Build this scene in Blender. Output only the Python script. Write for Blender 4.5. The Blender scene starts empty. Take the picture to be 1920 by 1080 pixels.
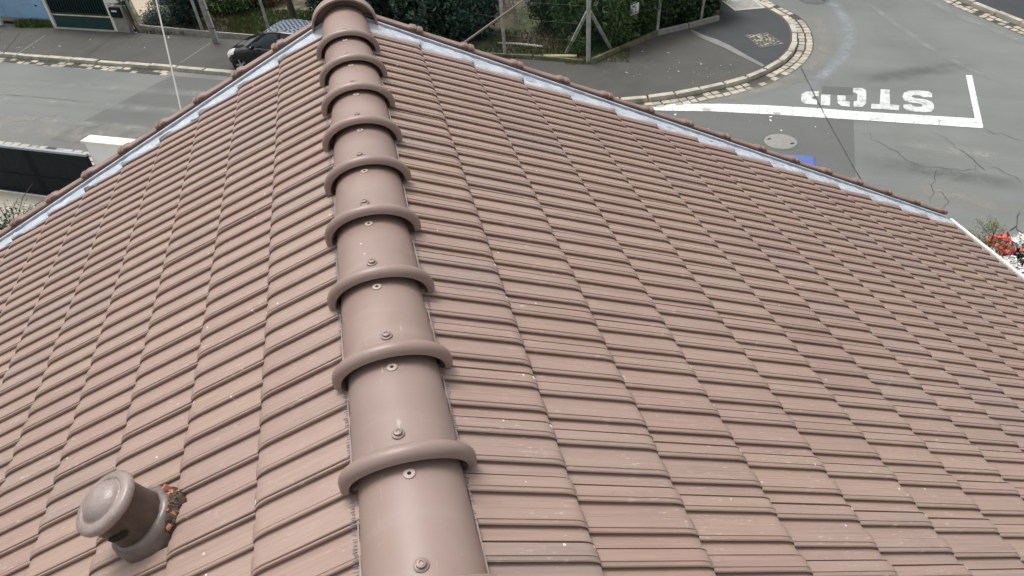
import bpy, math, random
import numpy as np
from mathutils import Vector, Matrix

random.seed(7)
rng = np.random.default_rng(7)
R = math.radians
scene = bpy.context.scene
col = scene.collection

# ------------------------------------------------------------------ camera
ZR = 7.2                                   # height of the ridge above the street
CAM = np.array([0.10697, -1.24169, ZR + 1.53478])
YAW, PITCH, ROLL, FPX = 0.167693, 0.677697, -0.083778, 1400.592


def cam_axes():
    cy, sy, cp, sp = math.cos(YAW), math.sin(YAW), math.cos(PITCH), math.sin(PITCH)
    fw = np.array([sy * cp, cy * cp, -sp])
    rt = np.array([cy, -sy, 0.0])
    up = np.cross(rt, fw)
    c, s = math.cos(ROLL), math.sin(ROLL)
    return c * rt + s * up, -s * rt + c * up, fw


RT, UP, FW = cam_axes()
cd = bpy.data.cameras.new('camera')
cam = bpy.data.objects.new('camera', cd)
col.objects.link(cam)
cd.sensor_width = 36
cd.lens = FPX / 1920 * 36
cd.clip_start = 0.05
cd.clip_end = 2000
m = Matrix.Identity(4)
for i in range(3):
    m[i][0], m[i][1], m[i][2], m[i][3] = RT[i], UP[i], -FW[i], CAM[i]
cam.matrix_world = m
scene.camera = cam


def ray(x, y):
    return (x - 960) / FPX * RT - (y - 540) / FPX * UP + FW


def at(x, y, z=0.0):
    """photo pixel (1920 wide) -> the point of the horizontal plane z under it"""
    d = ray(x, y)
    return Vector(CAM + d * (z - CAM[2]) / d[2])


def pix(P):
    d = np.asarray(P, float) - CAM
    w = d @ FW
    return np.stack([960 + FPX * (d @ RT) / w, 540 - FPX * (d @ UP) / w], -1)


# ------------------------------------------------------------------ light
SUN_EL, SUN_AZ = R(66), R(-24)             # azimuth from +Y towards +X
world = bpy.data.worlds.new('World')
scene.world = world
world.use_nodes = True
wn = world.node_tree
bg = wn.nodes['Background']
sky = wn.nodes.new('ShaderNodeTexSky')
sky.sky_type = 'NISHITA'
sky.sun_disc = False
sky.sun_elevation = SUN_EL
sky.sun_rotation = SUN_AZ
sky.dust_density = 6.0
sky.air_density = 1.5
hs = wn.nodes.new('ShaderNodeHueSaturation')
hs.inputs['Saturation'].default_value = 0.18      # a closed, white cloud cover
wn.links.new(sky.outputs[0], hs.inputs['Color'])
wn.links.new(hs.outputs[0], bg.inputs[0])
bg.inputs[1].default_value = 0.125
sd = bpy.data.lights.new('sun', 'SUN')
sd.energy = 1.1
sd.angle = R(25)
sd.color = (1.0, 0.97, 0.93)
sun = bpy.data.objects.new('sun', sd)
col.objects.link(sun)
sun.rotation_euler = Vector((-math.sin(SUN_AZ) * math.cos(SUN_EL), -math.cos(SUN_AZ) * math.cos(SUN_EL), -math.sin(SUN_EL))).to_track_quat('-Z', 'Y').to_euler()
scene.view_settings.view_transform = 'Standard'
scene.view_settings.look = 'None'
scene.view_settings.gamma = 1
scene.view_settings.use_curve_mapping = False
scene.view_settings.exposure = 0.42
scene.render.engine = 'CYCLES'
scene.cycles.max_bounces = 6


# ------------------------------------------------------------------ materials
class NT:
    """small helper round a node tree"""
    def __init__(s, name):
        s.m = bpy.data.materials.new(name)
        s.m.use_nodes = True
        s.t = s.m.node_tree
        s.b = s.t.nodes['Principled BSDF']

    def n(s, kind, **kw):
        nd = s.t.nodes.new('ShaderNode' + kind)
        for k, v in kw.items():
            if k.startswith('i_'):
                key = k[2:]
                nd.inputs[int(key) if key.isdigit() else key].default_value = v
            else:
                setattr(nd, k, v)
        return nd

    def l(s, a, b):
        s.t.links.new(a, b)

    def sock(s, v, inp):
        if hasattr(v, 'links') or hasattr(v, 'is_linked'):
            s.l(v, inp)
        else:
            inp.default_value = v

    def math(s, op, a, b=0.0, clamp=False):
        nd = s.n('Math', operation=op, use_clamp=clamp)
        s.sock(a, nd.inputs[0])
        s.sock(b, nd.inputs[1])
        return nd.outputs[0]

    def mix(s, f, a, b, mode='MIX'):
        nd = s.n('Mix', data_type='RGBA', blend_type=mode)
        s.sock(f, nd.inputs[0])
        for v, i in ((a, 6), (b, 7)):
            if isinstance(v, tuple):
                v = v if len(v) == 4 else (*v, 1)
            s.sock(v, nd.inputs[i])
        return nd.outputs[2]

    def noise(s, vec, scale, detail=3, rough=.55, dist=0.0):
        nd = s.n('TexNoise', i_Scale=scale, i_Detail=detail, i_Roughness=rough, i_Distortion=dist)
        if vec is not None:
            s.l(vec, nd.inputs['Vector'])
        return nd.outputs['Fac']

    def ramp(s, fac, stops, interp='LINEAR'):
        nd = s.n('ValToRGB')
        cr = nd.color_ramp
        cr.interpolation = interp
        while len(cr.elements) < len(stops):
            cr.elements.new(.5)
        for e, (p, c) in zip(cr.elements, stops):
            e.position = p
            e.color = (*c, 1) if isinstance(c, tuple) else (c, c, c, 1)
        s.l(fac, nd.inputs[0])
        return nd.outputs[0]

    def remap(s, v, a, b, c=0.0, d=1.0):
        nd = s.n('MapRange')
        s.sock(v, nd.inputs[0])
        for i, x in enumerate((a, b, c, d)):
            nd.inputs[i + 1].default_value = x
        return nd.outputs[0]

    def mapping(s, vec, scale=(1, 1, 1), rot=(0, 0, 0)):
        nd = s.n('Mapping')
        nd.inputs['Scale'].default_value = scale
        nd.inputs['Rotation'].default_value = rot
        s.l(vec, nd.inputs['Vector'])
        return nd.outputs[0]

    def bump(s, h, strength=.3, dist=.01):
        nd = s.n('Bump', i_Strength=strength, i_Distance=dist)
        s.l(h, nd.inputs['Height'])
        s.l(nd.outputs[0], s.b.inputs['Normal'])

    def out(s, color=None, rough=None, spec=None, metal=None):
        for v, k in ((color, 'Base Color'), (rough, 'Roughness'), (spec, 'Specular IOR Level'), (metal, 'Metallic')):
            if v is not None:
                if isinstance(v, tuple):
                    v = (*v, 1) if len(v) == 3 else v
                s.sock(v, s.b.inputs[k])
        return s.m


def geo_pos(t):
    return t.n('NewGeometry').outputs['Position']


def plain(name, c, rough=.6, var=.15, scale=6.0, metal=0.0, spec=.5, bump=0.0, speck=0.0):
    t = NT(name)
    p = geo_pos(t)
    n1 = t.noise(p, scale, 4)
    n2 = t.noise(p, scale * 9, 2)
    f = t.math('ADD', t.math('MULTIPLY', n1, .7), t.math('MULTIPLY', n2, .3))
    lo = tuple(x * (1 - var) for x in c)
    hi = tuple(min(1, x * (1 + var)) for x in c)
    cc = t.mix(t.remap(f, .32, .68), lo, hi)
    if speck:
        cc = t.mix(t.remap(t.noise(p, scale * 4, 5, .7), .62, .75, 0, speck), cc, tuple(x * .35 for x in c))
    if bump:
        t.bump(n2, bump, .01)
    return t.out(cc, t.remap(n1, .3, .7, max(.02, rough - .08), min(1, rough + .08)), spec, metal)


def tile_material():
    t = NT('engobed_clay_tile')
    uv = t.n('UVMap', uv_map='UVMap').outputs[0]
    oi = t.n('ObjectInfo').outputs['Random']
    at_ = t.n('Attribute', attribute_name='rnd').outputs['Fac']
    r = t.math('FRACT', t.math('ADD', oi, at_))
    r2 = t.math('FRACT', t.math('MULTIPLY', r, 17.37))
    r3 = t.math('FRACT', t.math('MULTIPLY', r, 71.13))
    sx = t.n('SeparateXYZ')
    t.l(uv, sx.inputs[0])
    u, v = sx.outputs[0], sx.outputs[1]
    pos = geo_pos(t)
    # body colour of this tile
    base = t.ramp(r, [(0.0, (.285, .200, .176)), (.16, (.345, .256, .222)), (.30, (.315, .218, .194)), (.44, (.350, .262, .212)),
                      (.58, (.318, .226, .206)), (.72, (.360, .268, .226)), (.86, (.318, .240, .216)), (.96, (.290, .232, .216)), (1.0, (.352, .250, .220))])
    # pressing streaks that run down the tile
    cv = t.n('CombineXYZ')
    t.l(t.math('ADD', t.math('MULTIPLY', u, 26.0), t.math('MULTIPLY', r, 50.0)), cv.inputs[0])
    t.l(t.math('MULTIPLY', v, 1.1), cv.inputs[1])
    t.l(t.math('MULTIPLY', r2, 30.0), cv.inputs[2])
    st = t.noise(cv.outputs[0], 1.0, 3, .6)
    c1 = t.mix(t.remap(st, .38, .66, 0, .42), base, (0.393, 0.283, 0.248))
    c1 = t.mix(t.remap(st, .60, .36, 0, .28), c1, (0.214, 0.149, 0.132))
    # cloudy firing tones across the slope
    cl = t.noise(pos, 1.6, 3)
    c1 = t.mix(t.remap(cl, .35, .7, 0, .35), c1, (0.362, 0.270, 0.246))
    cl2 = t.noise(pos, 9.0, 4, .6)
    c1 = t.mix(t.remap(cl2, .5, .75, 0, .30), c1, (0.248, 0.182, 0.168))
    # pale scuffs left by boots and stacking, along the tile
    sv = t.n('CombineXYZ')
    t.l(t.math('ADD', t.math('MULTIPLY', u, 34.0), t.math('MULTIPLY', r3, 90.0)), sv.inputs[0])
    t.l(t.math('ADD', t.math('MULTIPLY', v, 9.0), t.math('MULTIPLY', u, 6.0)), sv.inputs[1])
    t.l(t.math('MULTIPLY', r2, 60.0), sv.inputs[2])
    sc = t.noise(sv.outputs[0], 1.0, 5, .68)
    gate = t.remap(t.noise(pos, 5.5, 3), .47, .57)
    scuff = t.math('MULTIPLY', t.remap(sc, .60, .69), gate)
    c1 = t.mix(1.0, c1, (1.0, .955, .905), 'MULTIPLY')
    c1 = t.mix(t.math('MULTIPLY', scuff, .85), c1, (.62, .54, .49))
    # chipped glaze specks, mostly near the nose
    vo = t.n('TexVoronoi', i_Scale=1.0)
    pv = t.n('CombineXYZ')
    t.l(t.math('ADD', t.math('MULTIPLY', u, 7.0), t.math('MULTIPLY', r2, 90.0)), pv.inputs[0])
    t.l(t.math('ADD', t.math('MULTIPLY', v, 12.0), t.math('MULTIPLY', r3, 70.0)), pv.inputs[1])
    t.l(pv.outputs[0], vo.inputs['Vector'])
    sep = t.n('SeparateColor')
    t.l(vo.outputs['Color'], sep.inputs[0])
    near = t.remap(v, .55, .97)
    keep = t.math('GREATER_THAN', t.math('ADD', sep.outputs[0], t.math('MULTIPLY', near, .045)), .975)
    chip = t.math('MULTIPLY', t.math('LESS_THAN', vo.outputs['Distance'], .13), keep)
    c1 = t.mix(chip, c1, (.74, .66, .60))
    # corner chip by the joint
    du = t.math('SUBTRACT', u, .045)
    dv = t.math('SUBTRACT', v, .955)
    rad = t.math('SQRT', t.math('ADD', t.math('POWER', t.math('MULTIPLY', du, 1.0), 2.0), t.math('POWER', t.math('MULTIPLY', dv, 1.7), 2.0)))
    cch = t.math('MULTIPLY', t.math('LESS_THAN', rad, t.math('MULTIPLY', r3, .040)), t.math('GREATER_THAN', r2, .45))
    c1 = t.mix(cch, c1, (.80, .72, .66))
    fine = t.noise(pos, 420.0, 2)
    t.bump(t.math('ADD', t.math('MULTIPLY', fine, .25), t.math('MULTIPLY', st, .75)), .22, .0025)
    rough = t.remap(cl2, .3, .7, .38, .52)
    return t.out(c1, rough, .5)


M = {}
M['tile'] = tile_material()


def cap_material():
    t = NT('ridge_clay')
    p = geo_pos(t)
    n1 = t.noise(p, 5, 4)
    n2 = t.noise(p, 60, 3)
    c = t.mix(t.remap(n1, .3, .7), (0.255, 0.177, 0.152), (0.310, 0.221, 0.190))
    c = t.mix(t.remap(n2, .5, .8, 0, .3), c, (0.207, 0.145, 0.124))
    rr = t.n('ObjectInfo').outputs['Random']
    c = t.mix(t.math('MULTIPLY', rr, .45), c, (.335, .236, .200))
    c = t.mix(t.math('MULTIPLY', t.math('FRACT', t.math('MULTIPLY', rr, 13.7)), .35), c, (.24, .180, .165))
    c = t.mix(t.remap(t.noise(t.mapping(p, (3, 14, 3)), 1.0, 4, .6), .55, .75, 0, .28), c, (.36, .29, .26))
    sc = t.noise(t.mapping(p, (40, 7, 40), (0, .2, .5)), 1.0, 5, .7)
    g = t.remap(t.noise(p, 7.0, 2), .48, .62)
    c = t.mix(t.math('MULTIPLY', t.remap(sc, .63, .70), t.math('MULTIPLY', g, .8)), c, (.56, .48, .43))
    vo = t.n('TexVoronoi', i_Scale=26.0)
    t.l(p, vo.inputs['Vector'])
    sep = t.n('SeparateColor')
    t.l(vo.outputs['Color'], sep.inputs[0])
    chip = t.math('MULTIPLY', t.math('LESS_THAN', vo.outputs['Distance'], .10), t.math('GREATER_THAN', sep.outputs[1], .972))
    c = t.mix(chip, c, (.72, .62, .56))
    t.bump(t.noise(p, 300, 2), .12, .002)
    return t.out(c, t.remap(n1, .3, .7, .33, .45), .5)


M['cap'] = cap_material()
M['cap_edge'] = plain('pale_clay_edge', (.36, .28, .24), .6, .2, 20)
M['verge'] = plain('verge_clay', (.215, .140, .117), .5, .22, 9, speck=.3)
M['deck'] = plain('dark_underlay', (.02, .018, .018), .9)
M['zinc'] = None
t = NT('lead_white_flashing')
p = geo_pos(t)
n1 = t.noise(p, 14, 5, .65)
n2 = t.noise(p, 70, 4, .7)
c = t.mix(t.remap(n1, .35, .65), (.36, .395, .45), (.54, .57, .62))
c = t.mix(t.remap(n2, .55, .72, 0, .6), c, (.34, .37, .42))
t.bump(t.math('ADD', n1, t.math('MULTIPLY', n2, .5)), .5, .01)
M['zinc'] = t.out(c, .45, .5, 0.0)
M['white_pvc'] = plain('white_gutter', (.78, .77, .72), .4, .06, 8)
M['render'] = plain('cream_render', (.62, .57, .48), .9, .08, 3, bump=.2)
M['white_wall'] = plain('white_painted_wall', (.84, .86, .90), .8, .05, 2.5, speck=.12)
M['screw'] = plain('screw_metal', (.25, .185, .165), .42, .1, 60, .15)
M['eyelet'] = plain('eyelet_metal', (.40, .31, .28), .5, .1, 60, .0)
M['hole'] = plain('hole_black', (.01, .01, .01), .9, .05)
M['bristle'] = plain('blue_grey_bristle', (.07, .09, .125), .7, .3, 200)
M['vent_top'] = plain('weathered_vent_cap', (.275, .222, .200), .28, .22, 14, speck=.25, bump=.15)
M['vent_body'] = plain('dark_vent_body', (.075, .052, .040), .5, .35, 22)
M['vent_collar'] = plain('grey_vent_collar', (.175, .140, .128), .25, .3, 16, speck=.3)
M['terracotta'] = plain('broken_terracotta', (.52, .22, .14), .85, .25, 60, bump=.5)
M['mortar'] = plain('dirty_mortar', (.09, .055, .04), .85, .4, 70, bump=.6)


def asphalt(name, lo, hi, patch, streak=None, dirx=None, wear=.25, agg=.3, blot=.0):
    t = NT(name)
    p = geo_pos(t)
    big = t.noise(p, .16, 4, .6, .6)
    mid = t.noise(p, 1.3, 5, .62)
    fine = t.noise(p, 38, 3, .7)
    c = t.mix(t.remap(big, .34, .66), lo, hi)
    c = t.mix(t.remap(mid, .45, .75, 0, wear), c, patch)
    if dirx is not None:
        ang = math.atan2(dirx[1], dirx[0])
        st = t.noise(t.mapping(p, (1, 1, 1), (0, 0, -ang)), 1.0, 1)
        mp = t.mapping(t.mapping(p, (1, 1, 1), (0, 0, -ang)), (.10, .75, 1))
        st = t.noise(mp, 1.0, 4, .6)
        c = t.mix(t.remap(st, .40, .68, 0, streak), c, tuple(min(1, x * 1.45) for x in hi))
        mp2 = t.mapping(t.mapping(p, (1, 1, 1), (0, 0, -ang)), (.16, 1.7, 1))
        c = t.mix(t.remap(t.noise(mp2, 1.0, 4, .6), .52, .74, 0, streak * .7), c, tuple(x * .72 for x in lo))
    if blot:
        c = t.mix(t.remap(t.noise(p, .9, 5, .7), .56, .70, 0, blot), c, tuple(x * .6 for x in lo))
    c = t.mix(t.remap(fine, .35, .7, 0, agg), c, tuple(min(1, x * 1.35) for x in hi))
    c = t.mix(t.remap(t.noise(p, 70, 2), .62, .75, 0, .35), c, tuple(x * .55 for x in lo))
    t.bump(fine, .4, .01)
    return t.out(c, .88, .35)


# ------------------------------------------------------------------ mesh helpers
def tag(o, label=None, cat=None, group=None, kind=None):
    for k, v in (('label', label), ('category', cat), ('group', group), ('kind', kind)):
        if v:
            o[k] = v
    return o


def link(name, me, mat=None, parent=None):
    if mat and not me.materials:
        me.materials.append(mat)
    o = bpy.data.objects.new(name, me)
    col.objects.link(o)
    if parent:
        o.parent = parent
    return o


def empty(name, loc=(0, 0, 0)):
    o = bpy.data.objects.new(name, None)
    o.location = loc
    o.empty_display_size = .1
    col.objects.link(o)
    return o


def wparent(o, parent):
    """parent keeping the world coordinates baked in the mesh (parents are only moved, never turned)"""
    o.parent = parent
    o.matrix_parent_inverse = Matrix.Translation(-Vector(parent.location))
    return o


class MB:
    def __init__(s):
        s.v, s.f = [], []

    def add(s, vs, fs):
        n = len(s.v)
        s.v += [tuple(x) for x in vs]
        s.f += [tuple(i + n for i in f) for f in fs]

    def box(s, c, size, M3=None):
        c = Vector(c)
        vs = []
        for dx in (-.5, .5):
            for dy in (-.5, .5):
                for dz in (-.5, .5):
                    p = Vector((dx * size[0], dy * size[1], dz * size[2]))
                    if M3:
                        p = M3 @ p
                    vs.append(c + p)
        s.add(vs, [(0, 1, 3, 2), (4, 6, 7, 5), (0, 4, 5, 1), (2, 3, 7, 6), (0, 2, 6, 4), (1, 5, 7, 3)])

    def bar(s, a, b, w, h, upv=(0, 0, 1)):
        a, b = Vector(a), Vector(b)
        d = (b - a)
        x = d.normalized()
        upv = Vector(upv)
        y = upv.cross(x)
        if y.length < 1e-4:
            y = Vector((1, 0, 0)).cross(x)
        y.normalize()
        z = x.cross(y)
        s.box((a + b) / 2, (d.length, w, h), Matrix((x, y, z)).transposed())

    def tube(s, pts, r, n=8, cap=True):
        pts = [Vector(p) for p in pts]
        rs = r if isinstance(r, (list, tuple)) else [r] * len(pts)
        rings = []
        for i, p in enumerate(pts):
            d = (pts[min(i + 1, len(pts) - 1)] - pts[max(i - 1, 0)]).normalized()
            a = d.orthogonal() if abs(d.z) > .9 else d.cross(Vector((0, 0, 1)))
            a.normalize()
            b = d.cross(a)
            rings.append([p + (a * math.cos(q * 2 * math.pi / n) + b * math.sin(q * 2 * math.pi / n)) * rs[i] for q in range(n)])
        vs = [v for rg in rings for v in rg]
        fs = [(i * n + q, i * n + (q + 1) % n, (i + 1) * n + (q + 1) % n, (i + 1) * n + q) for i in range(len(pts) - 1) for q in range(n)]
        if cap:
            fs += [tuple(range(n))[::-1], tuple((len(pts) - 1) * n + q for q in range(n))]
        s.add(vs, fs)

    def lathe(s, prof, c, axis, n=28, cap=False):
        """prof: (radius, height) along axis from c"""
        axis = Vector(axis).normalized()
        a = axis.orthogonal().normalized()
        b = axis.cross(a)
        c = Vector(c)
        vs = [c + axis * h + (a * math.cos(q * 2 * math.pi / n) + b * math.sin(q * 2 * math.pi / n)) * r for r, h in prof for q in range(n)]
        fs = [(i * n + q, i * n + (q + 1) % n, (i + 1) * n + (q + 1) % n, (i + 1) * n + q) for i in range(len(prof) - 1) for q in range(n)]
        if cap:
            fs += [tuple((len(prof) - 1) * n + q for q in range(n))]
        s.add(vs, fs)

    def prism(s, poly, z0, z1):
        """poly: xy points; solid between the heights"""
        n = len(poly)
        area = sum(poly[i][0] * poly[(i + 1) % n][1] - poly[(i + 1) % n][0] * poly[i][1] for i in range(n))
        if area < 0:
            poly = poly[::-1]
        vs = [(p[0], p[1], z0) for p in poly] + [(p[0], p[1], z1) for p in poly]
        fs = [tuple(range(n, 2 * n)), tuple(range(n))[::-1]] + [(i, (i + 1) % n, n + (i + 1) % n, n + i) for i in range(n)]
        s.add(vs, fs)

    def sheet(s, pts):
        n = len(pts)
        area = sum(pts[i][0] * pts[(i + 1) % n][1] - pts[(i + 1) % n][0] * pts[i][1] for i in range(n))
        s.add(pts if area > 0 else pts[::-1], [tuple(range(n))])

    def grid(s, rows, closed=False):
        h, w = len(rows), len(rows[0])
        fs = [(i * w + j, i * w + (j + 1) % w, (i + 1) * w + (j + 1) % w, (i + 1) * w + j) for i in range(h - 1) for j in range(w if closed else w - 1)]
        s.add([v for r_ in rows for v in r_], fs)

    def mesh(s, name, smooth=None):
        me = bpy.data.meshes.new(name)
        me.from_pydata(s.v, [], s.f)
        me.update()
        if smooth is not None:
            me.shade_smooth()
            me.set_sharp_from_angle(angle=R(smooth))
        return me

    def build(s, name, mat, parent=None, smooth=None, world=True):
        o = link(name, s.mesh(name, smooth), mat)
        if parent:
            if world:
                wparent(o, parent)
            else:
                o.parent = parent
        return o


def bevel(o, w=.01, seg=2):
    md = o.modifiers.new('bevel', 'BEVEL')
    md.width = w
    md.segments = seg
    md.limit_method = 'ANGLE'
    return o


def sub(me_obj, lv=1):
    md = me_obj.modifiers.new('sub', 'SUBSURF')
    md.levels = lv
    md.render_levels = lv
    return me_obj


# ================================================================== THE HOUSE ROOF
house = empty('house', (0, .6, 0))
tag(house, 'rendered house under a brown interlocking tile gable roof with round ridge caps', 'house')
AL = {-1: 0.435586, 1: 0.473764}           # pitch left and right of the ridge
S0 = {-1: .5066, 1: .5179}                 # first nose, measured down the slope
CO = {-1: .32433, 1: .38207}               # course gauge
NK = {-1: 17, 1: 15}                       # courses
ZT = ZR - .045                             # tile plane at the ridge line
TW = .217
GY = 3.8135                                # gable edge (flashing meets verge)
Y0 = -2.75


def slope_frame(s):
    a = AL[s]
    dn = Vector((s * math.cos(a), 0, -math.sin(a)))
    nn = Vector((s * math.sin(a), 0, math.cos(a)))
    return dn, nn


def on_slope(s, sd, y, h=0.0):
    dn, nn = slope_frame(s)
    return Vector((0, y, ZT)) + dn * sd + nn * h


# house body
ex = {s: (S0[s] + (NK[s] - 1) * CO[s]) * math.cos(AL[s]) - .42 for s in (-1, 1)}
mb = MB()


def gz(x):
    s = 1 if x > 0 else -1
    return ZT - .16 - abs(x) * math.tan(AL[s])


prof = [(-ex[-1], 0), (ex[1], 0), (ex[1], gz(ex[1])), (0, gz(0)), (-ex[-1], gz(-ex[-1]))]
vs = [(x, Y0 + .25, z) for x, z in prof] + [(x, GY - .22, z) for x, z in prof]
mb.add(vs, [(0, 1, 2, 3, 4)[::1], (9, 8, 7, 6, 5)] + [(i, i + 5, (i + 1) % 5 + 5, (i + 1) % 5) for i in range(5)])
mb.build('wall', M['render'], house)

# tile section: (t across the tile, height).  Raised pans, rims and undercut edges
PROF = [(.0025, -.012), (.0025, .016), (.0045, .0185), (.041, .0195), (.0425, .0165), (.0525, .0150), (.0555, .0120), (.0545, .0085), (.0500, .0000),
        (.060, .0000), (.098, .0008), (.1075, .0008), (.1035, .0095), (.1035, .0130), (.1060, .0160), (.1125, .0175), (.1135, .0168), (.1145, .0185),
        (.1490, .0195), (.1505, .0165), (.1605, .0150), (.1635, .0120), (.1625, .0085), (.1580, .0000), (.168, .0000), (.205, .0008),
        (.2125, .0008), (.2085, .0095), (.2085, .0130), (.2105, .0160), (.2150, .0172), (.2155, .0150), (.2155, -.012)]
PT = np.array(PROF) * np.array([1, .97])


def tile_arrays(s):
    C = CO[s]
    ln = C + .048
    rows = [(-ln, -.0335, 1.0), (-.056, -.0040, 1.0), (-.034, -.0032, .93), (-.018, -.0038, .70), (-.007, -.0075, .45), (-.001, -.0160, .30), (0.0, -.0230, .25), (-.004, -.0330, .2)]
    V, UV = [], []
    for a, h, fct in rows:
        for t_, hp in PT:
            V.append((a, t_, h + max(hp, -.012) * (fct if hp > 0 else 1)))
            UV.append((t_ / TW, 1 + a / C))
    w, n = len(PT), len(rows)
    F = np.array([(i * w + j, (i + 1) * w + j, (i + 1) * w + j + 1, i * w + j + 1) for i in range(n - 1) for j in range(w - 1)])
    return np.array(V), np.array(UV), F


def np_mesh(name, V, F, UV=None, rnd=None, mat=None, smooth=None):
    me = bpy.data.meshes.new(name)
    k = F.shape[1]
    me.vertices.add(len(V))
    me.vertices.foreach_set('co', np.ascontiguousarray(V, np.float32).ravel())
    me.loops.add(F.size)
    me.loops.foreach_set('vertex_index', np.ascontiguousarray(F, np.int32).ravel())
    me.polygons.add(len(F))
    me.polygons.foreach_set('loop_start', np.arange(0, F.size, k, dtype=np.int32))
    me.polygons.foreach_set('loop_total', np.full(len(F), k, np.int32))
    if UV is not None:
        ul = me.uv_layers.new(name='UVMap')
        ul.data.foreach_set('uv', np.ascontiguousarray(UV[F.ravel()], np.float32).ravel())
    if rnd is not None:
        at_ = me.attributes.new('rnd', 'FLOAT', 'FACE')
        at_.data.foreach_set('value', np.ascontiguousarray(rnd, np.float32))
    me.update(calc_edges=True)
    me.validate()
    if smooth is not None:
        me.shade_smooth()
        me.set_sharp_from_angle(angle=R(smooth))
    if mat:
        me.materials.append(mat)
    return me


def tile_matrix(s, k, yref):
    """local x = down the slope, local y = t, z = normal"""
    dn, nn = slope_frame(s)
    tv = Vector((0, -1, 0)) if s > 0 else Vector((0, 1, 0))
    o = on_slope(s, S0[s] + k * CO[s] + rng.normal(0, .0012), yref + rng.normal(0, .0006), rng.normal(0, .0009))
    rz = Matrix.Rotation(rng.normal(0, .0022), 4, 'Z') @ Matrix.Rotation(rng.normal(0, .0014), 4, 'Y')
    mm = Matrix((dn, tv, nn)).transposed().to_4x4()
    mm.translation = o
    return mm @ rz


tiles = []                                  # (area in view, slope, matrix)
YPH = {1: -.002 + .056, -1: .179 - .206}    # where t = 0 lies
for s in (-1, 1):
    ns = range(-14, 20)
    for k in range(NK[s]):
        for n in ns:
            y = YPH[s] + n * TW
            ylo, yhi = (y - TW, y) if s > 0 else (y, y + TW)
            if ylo < Y0 or yhi > GY - .01:
                continue
            mm = tile_matrix(s, k, y)
            c4 = np.array([mm @ Vector(p) for p in ((0, 0, 0), (0, TW, 0), (-CO[s], TW, 0), (-CO[s], 0, 0))])
            area = 0
            if ((c4 - CAM) @ FW).min() > .3:
                q = pix(c4)
                qc = np.stack([np.clip(q[:, 0], 0, 1920), np.clip(q[:, 1], 0, 1080)], -1)
                area = .5 * abs(sum(qc[i][0] * qc[(i + 1) % 4][1] - qc[(i + 1) % 4][0] * qc[i][1] for i in range(4)))
            tiles.append((area, s, mm))
tiles.sort(key=lambda a: -a[0])
deck, tile_me, tarr = {}, {}, {}
for s in (-1, 1):
    send = S0[s] + (NK[s] - 1) * CO[s] - .03
    mb = MB()
    mb.grid([[on_slope(s, d, y, -.052) for y in (Y0, GY + .02)] for d in (0, send)])
    mb.grid([[on_slope(s, d, y, -.085) for y in (GY + .02, Y0)] for d in (0, send)])
    deck[s] = mb.build('roof_slope', M['deck'], house)
    tarr[s] = tile_arrays(s)
    tile_me[s] = np_mesh('roof_tile', tarr[s][0], tarr[s][2], tarr[s][1], None, M['tile'], 35)
rest = {-1: [], 1: []}
hl = Vector(house.location)
for i, (area, s, mm) in enumerate(tiles):
    if i < 300:
        o = bpy.data.objects.new('roof_tile', tile_me[s])
        col.objects.link(o)
        o.parent = deck[s]
        o.matrix_parent_inverse = Matrix.Translation(-hl) if False else Matrix.Identity(4)
        o.matrix_basis = mm
    else:
        rest[s].append(np.array(mm))
for s in (-1, 1):
    V, UV, F = tarr[s]
    n = len(rest[s])
    A = np.array(rest[s])
    VV = (np.einsum('nij,vj->nvi', A[:, :3, :3], V) + A[:, None, :3, 3]).reshape(-1, 3)
    FF = (F[None] + (np.arange(n) * len(V))[:, None, None]).reshape(-1, 4)
    rn = np.repeat(rng.random(n), len(F))
    me = np_mesh('far_roof_tiles', VV, FF, np.tile(UV, (n, 1)), rn, M['tile'], 35)
    o = link('far_roof_tiles', me)
    o.parent = deck[s]
    o['kind'] = 'stuff'
# (the slopes' own matrices are the identity in world space, see wparent)

# ------------------------------------------------------------------ ridge caps
RA, RB, RZ = .150, .122, -.122              # half width, rise, spring line
NARC = 28
dxs = {-1: .006, 0: .006, 1: .002, 2: -.004, 3: -.006, 4: .002, 5: .005, 6: .011, 7: .009, 8: -.003}


def arch(a, b, z0, y, n=NARC, over=.22, sweep=0.0):
    """arch in the plane y; runs slightly below its spring line"""
    out = []
    for i in range(n + 1):
        th = -math.pi / 2 - over + (math.pi + 2 * over) * i / n
        x = a * math.sin(th)
        z = z0 + b * math.cos(th)
        if abs(th) > math.pi / 2:
            x = math.copysign(a, x)
        out.append(Vector((x, y + sweep * (1 - math.cos(th)) if abs(th) < math.pi / 2 else y + sweep, z)))
    return out


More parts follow.
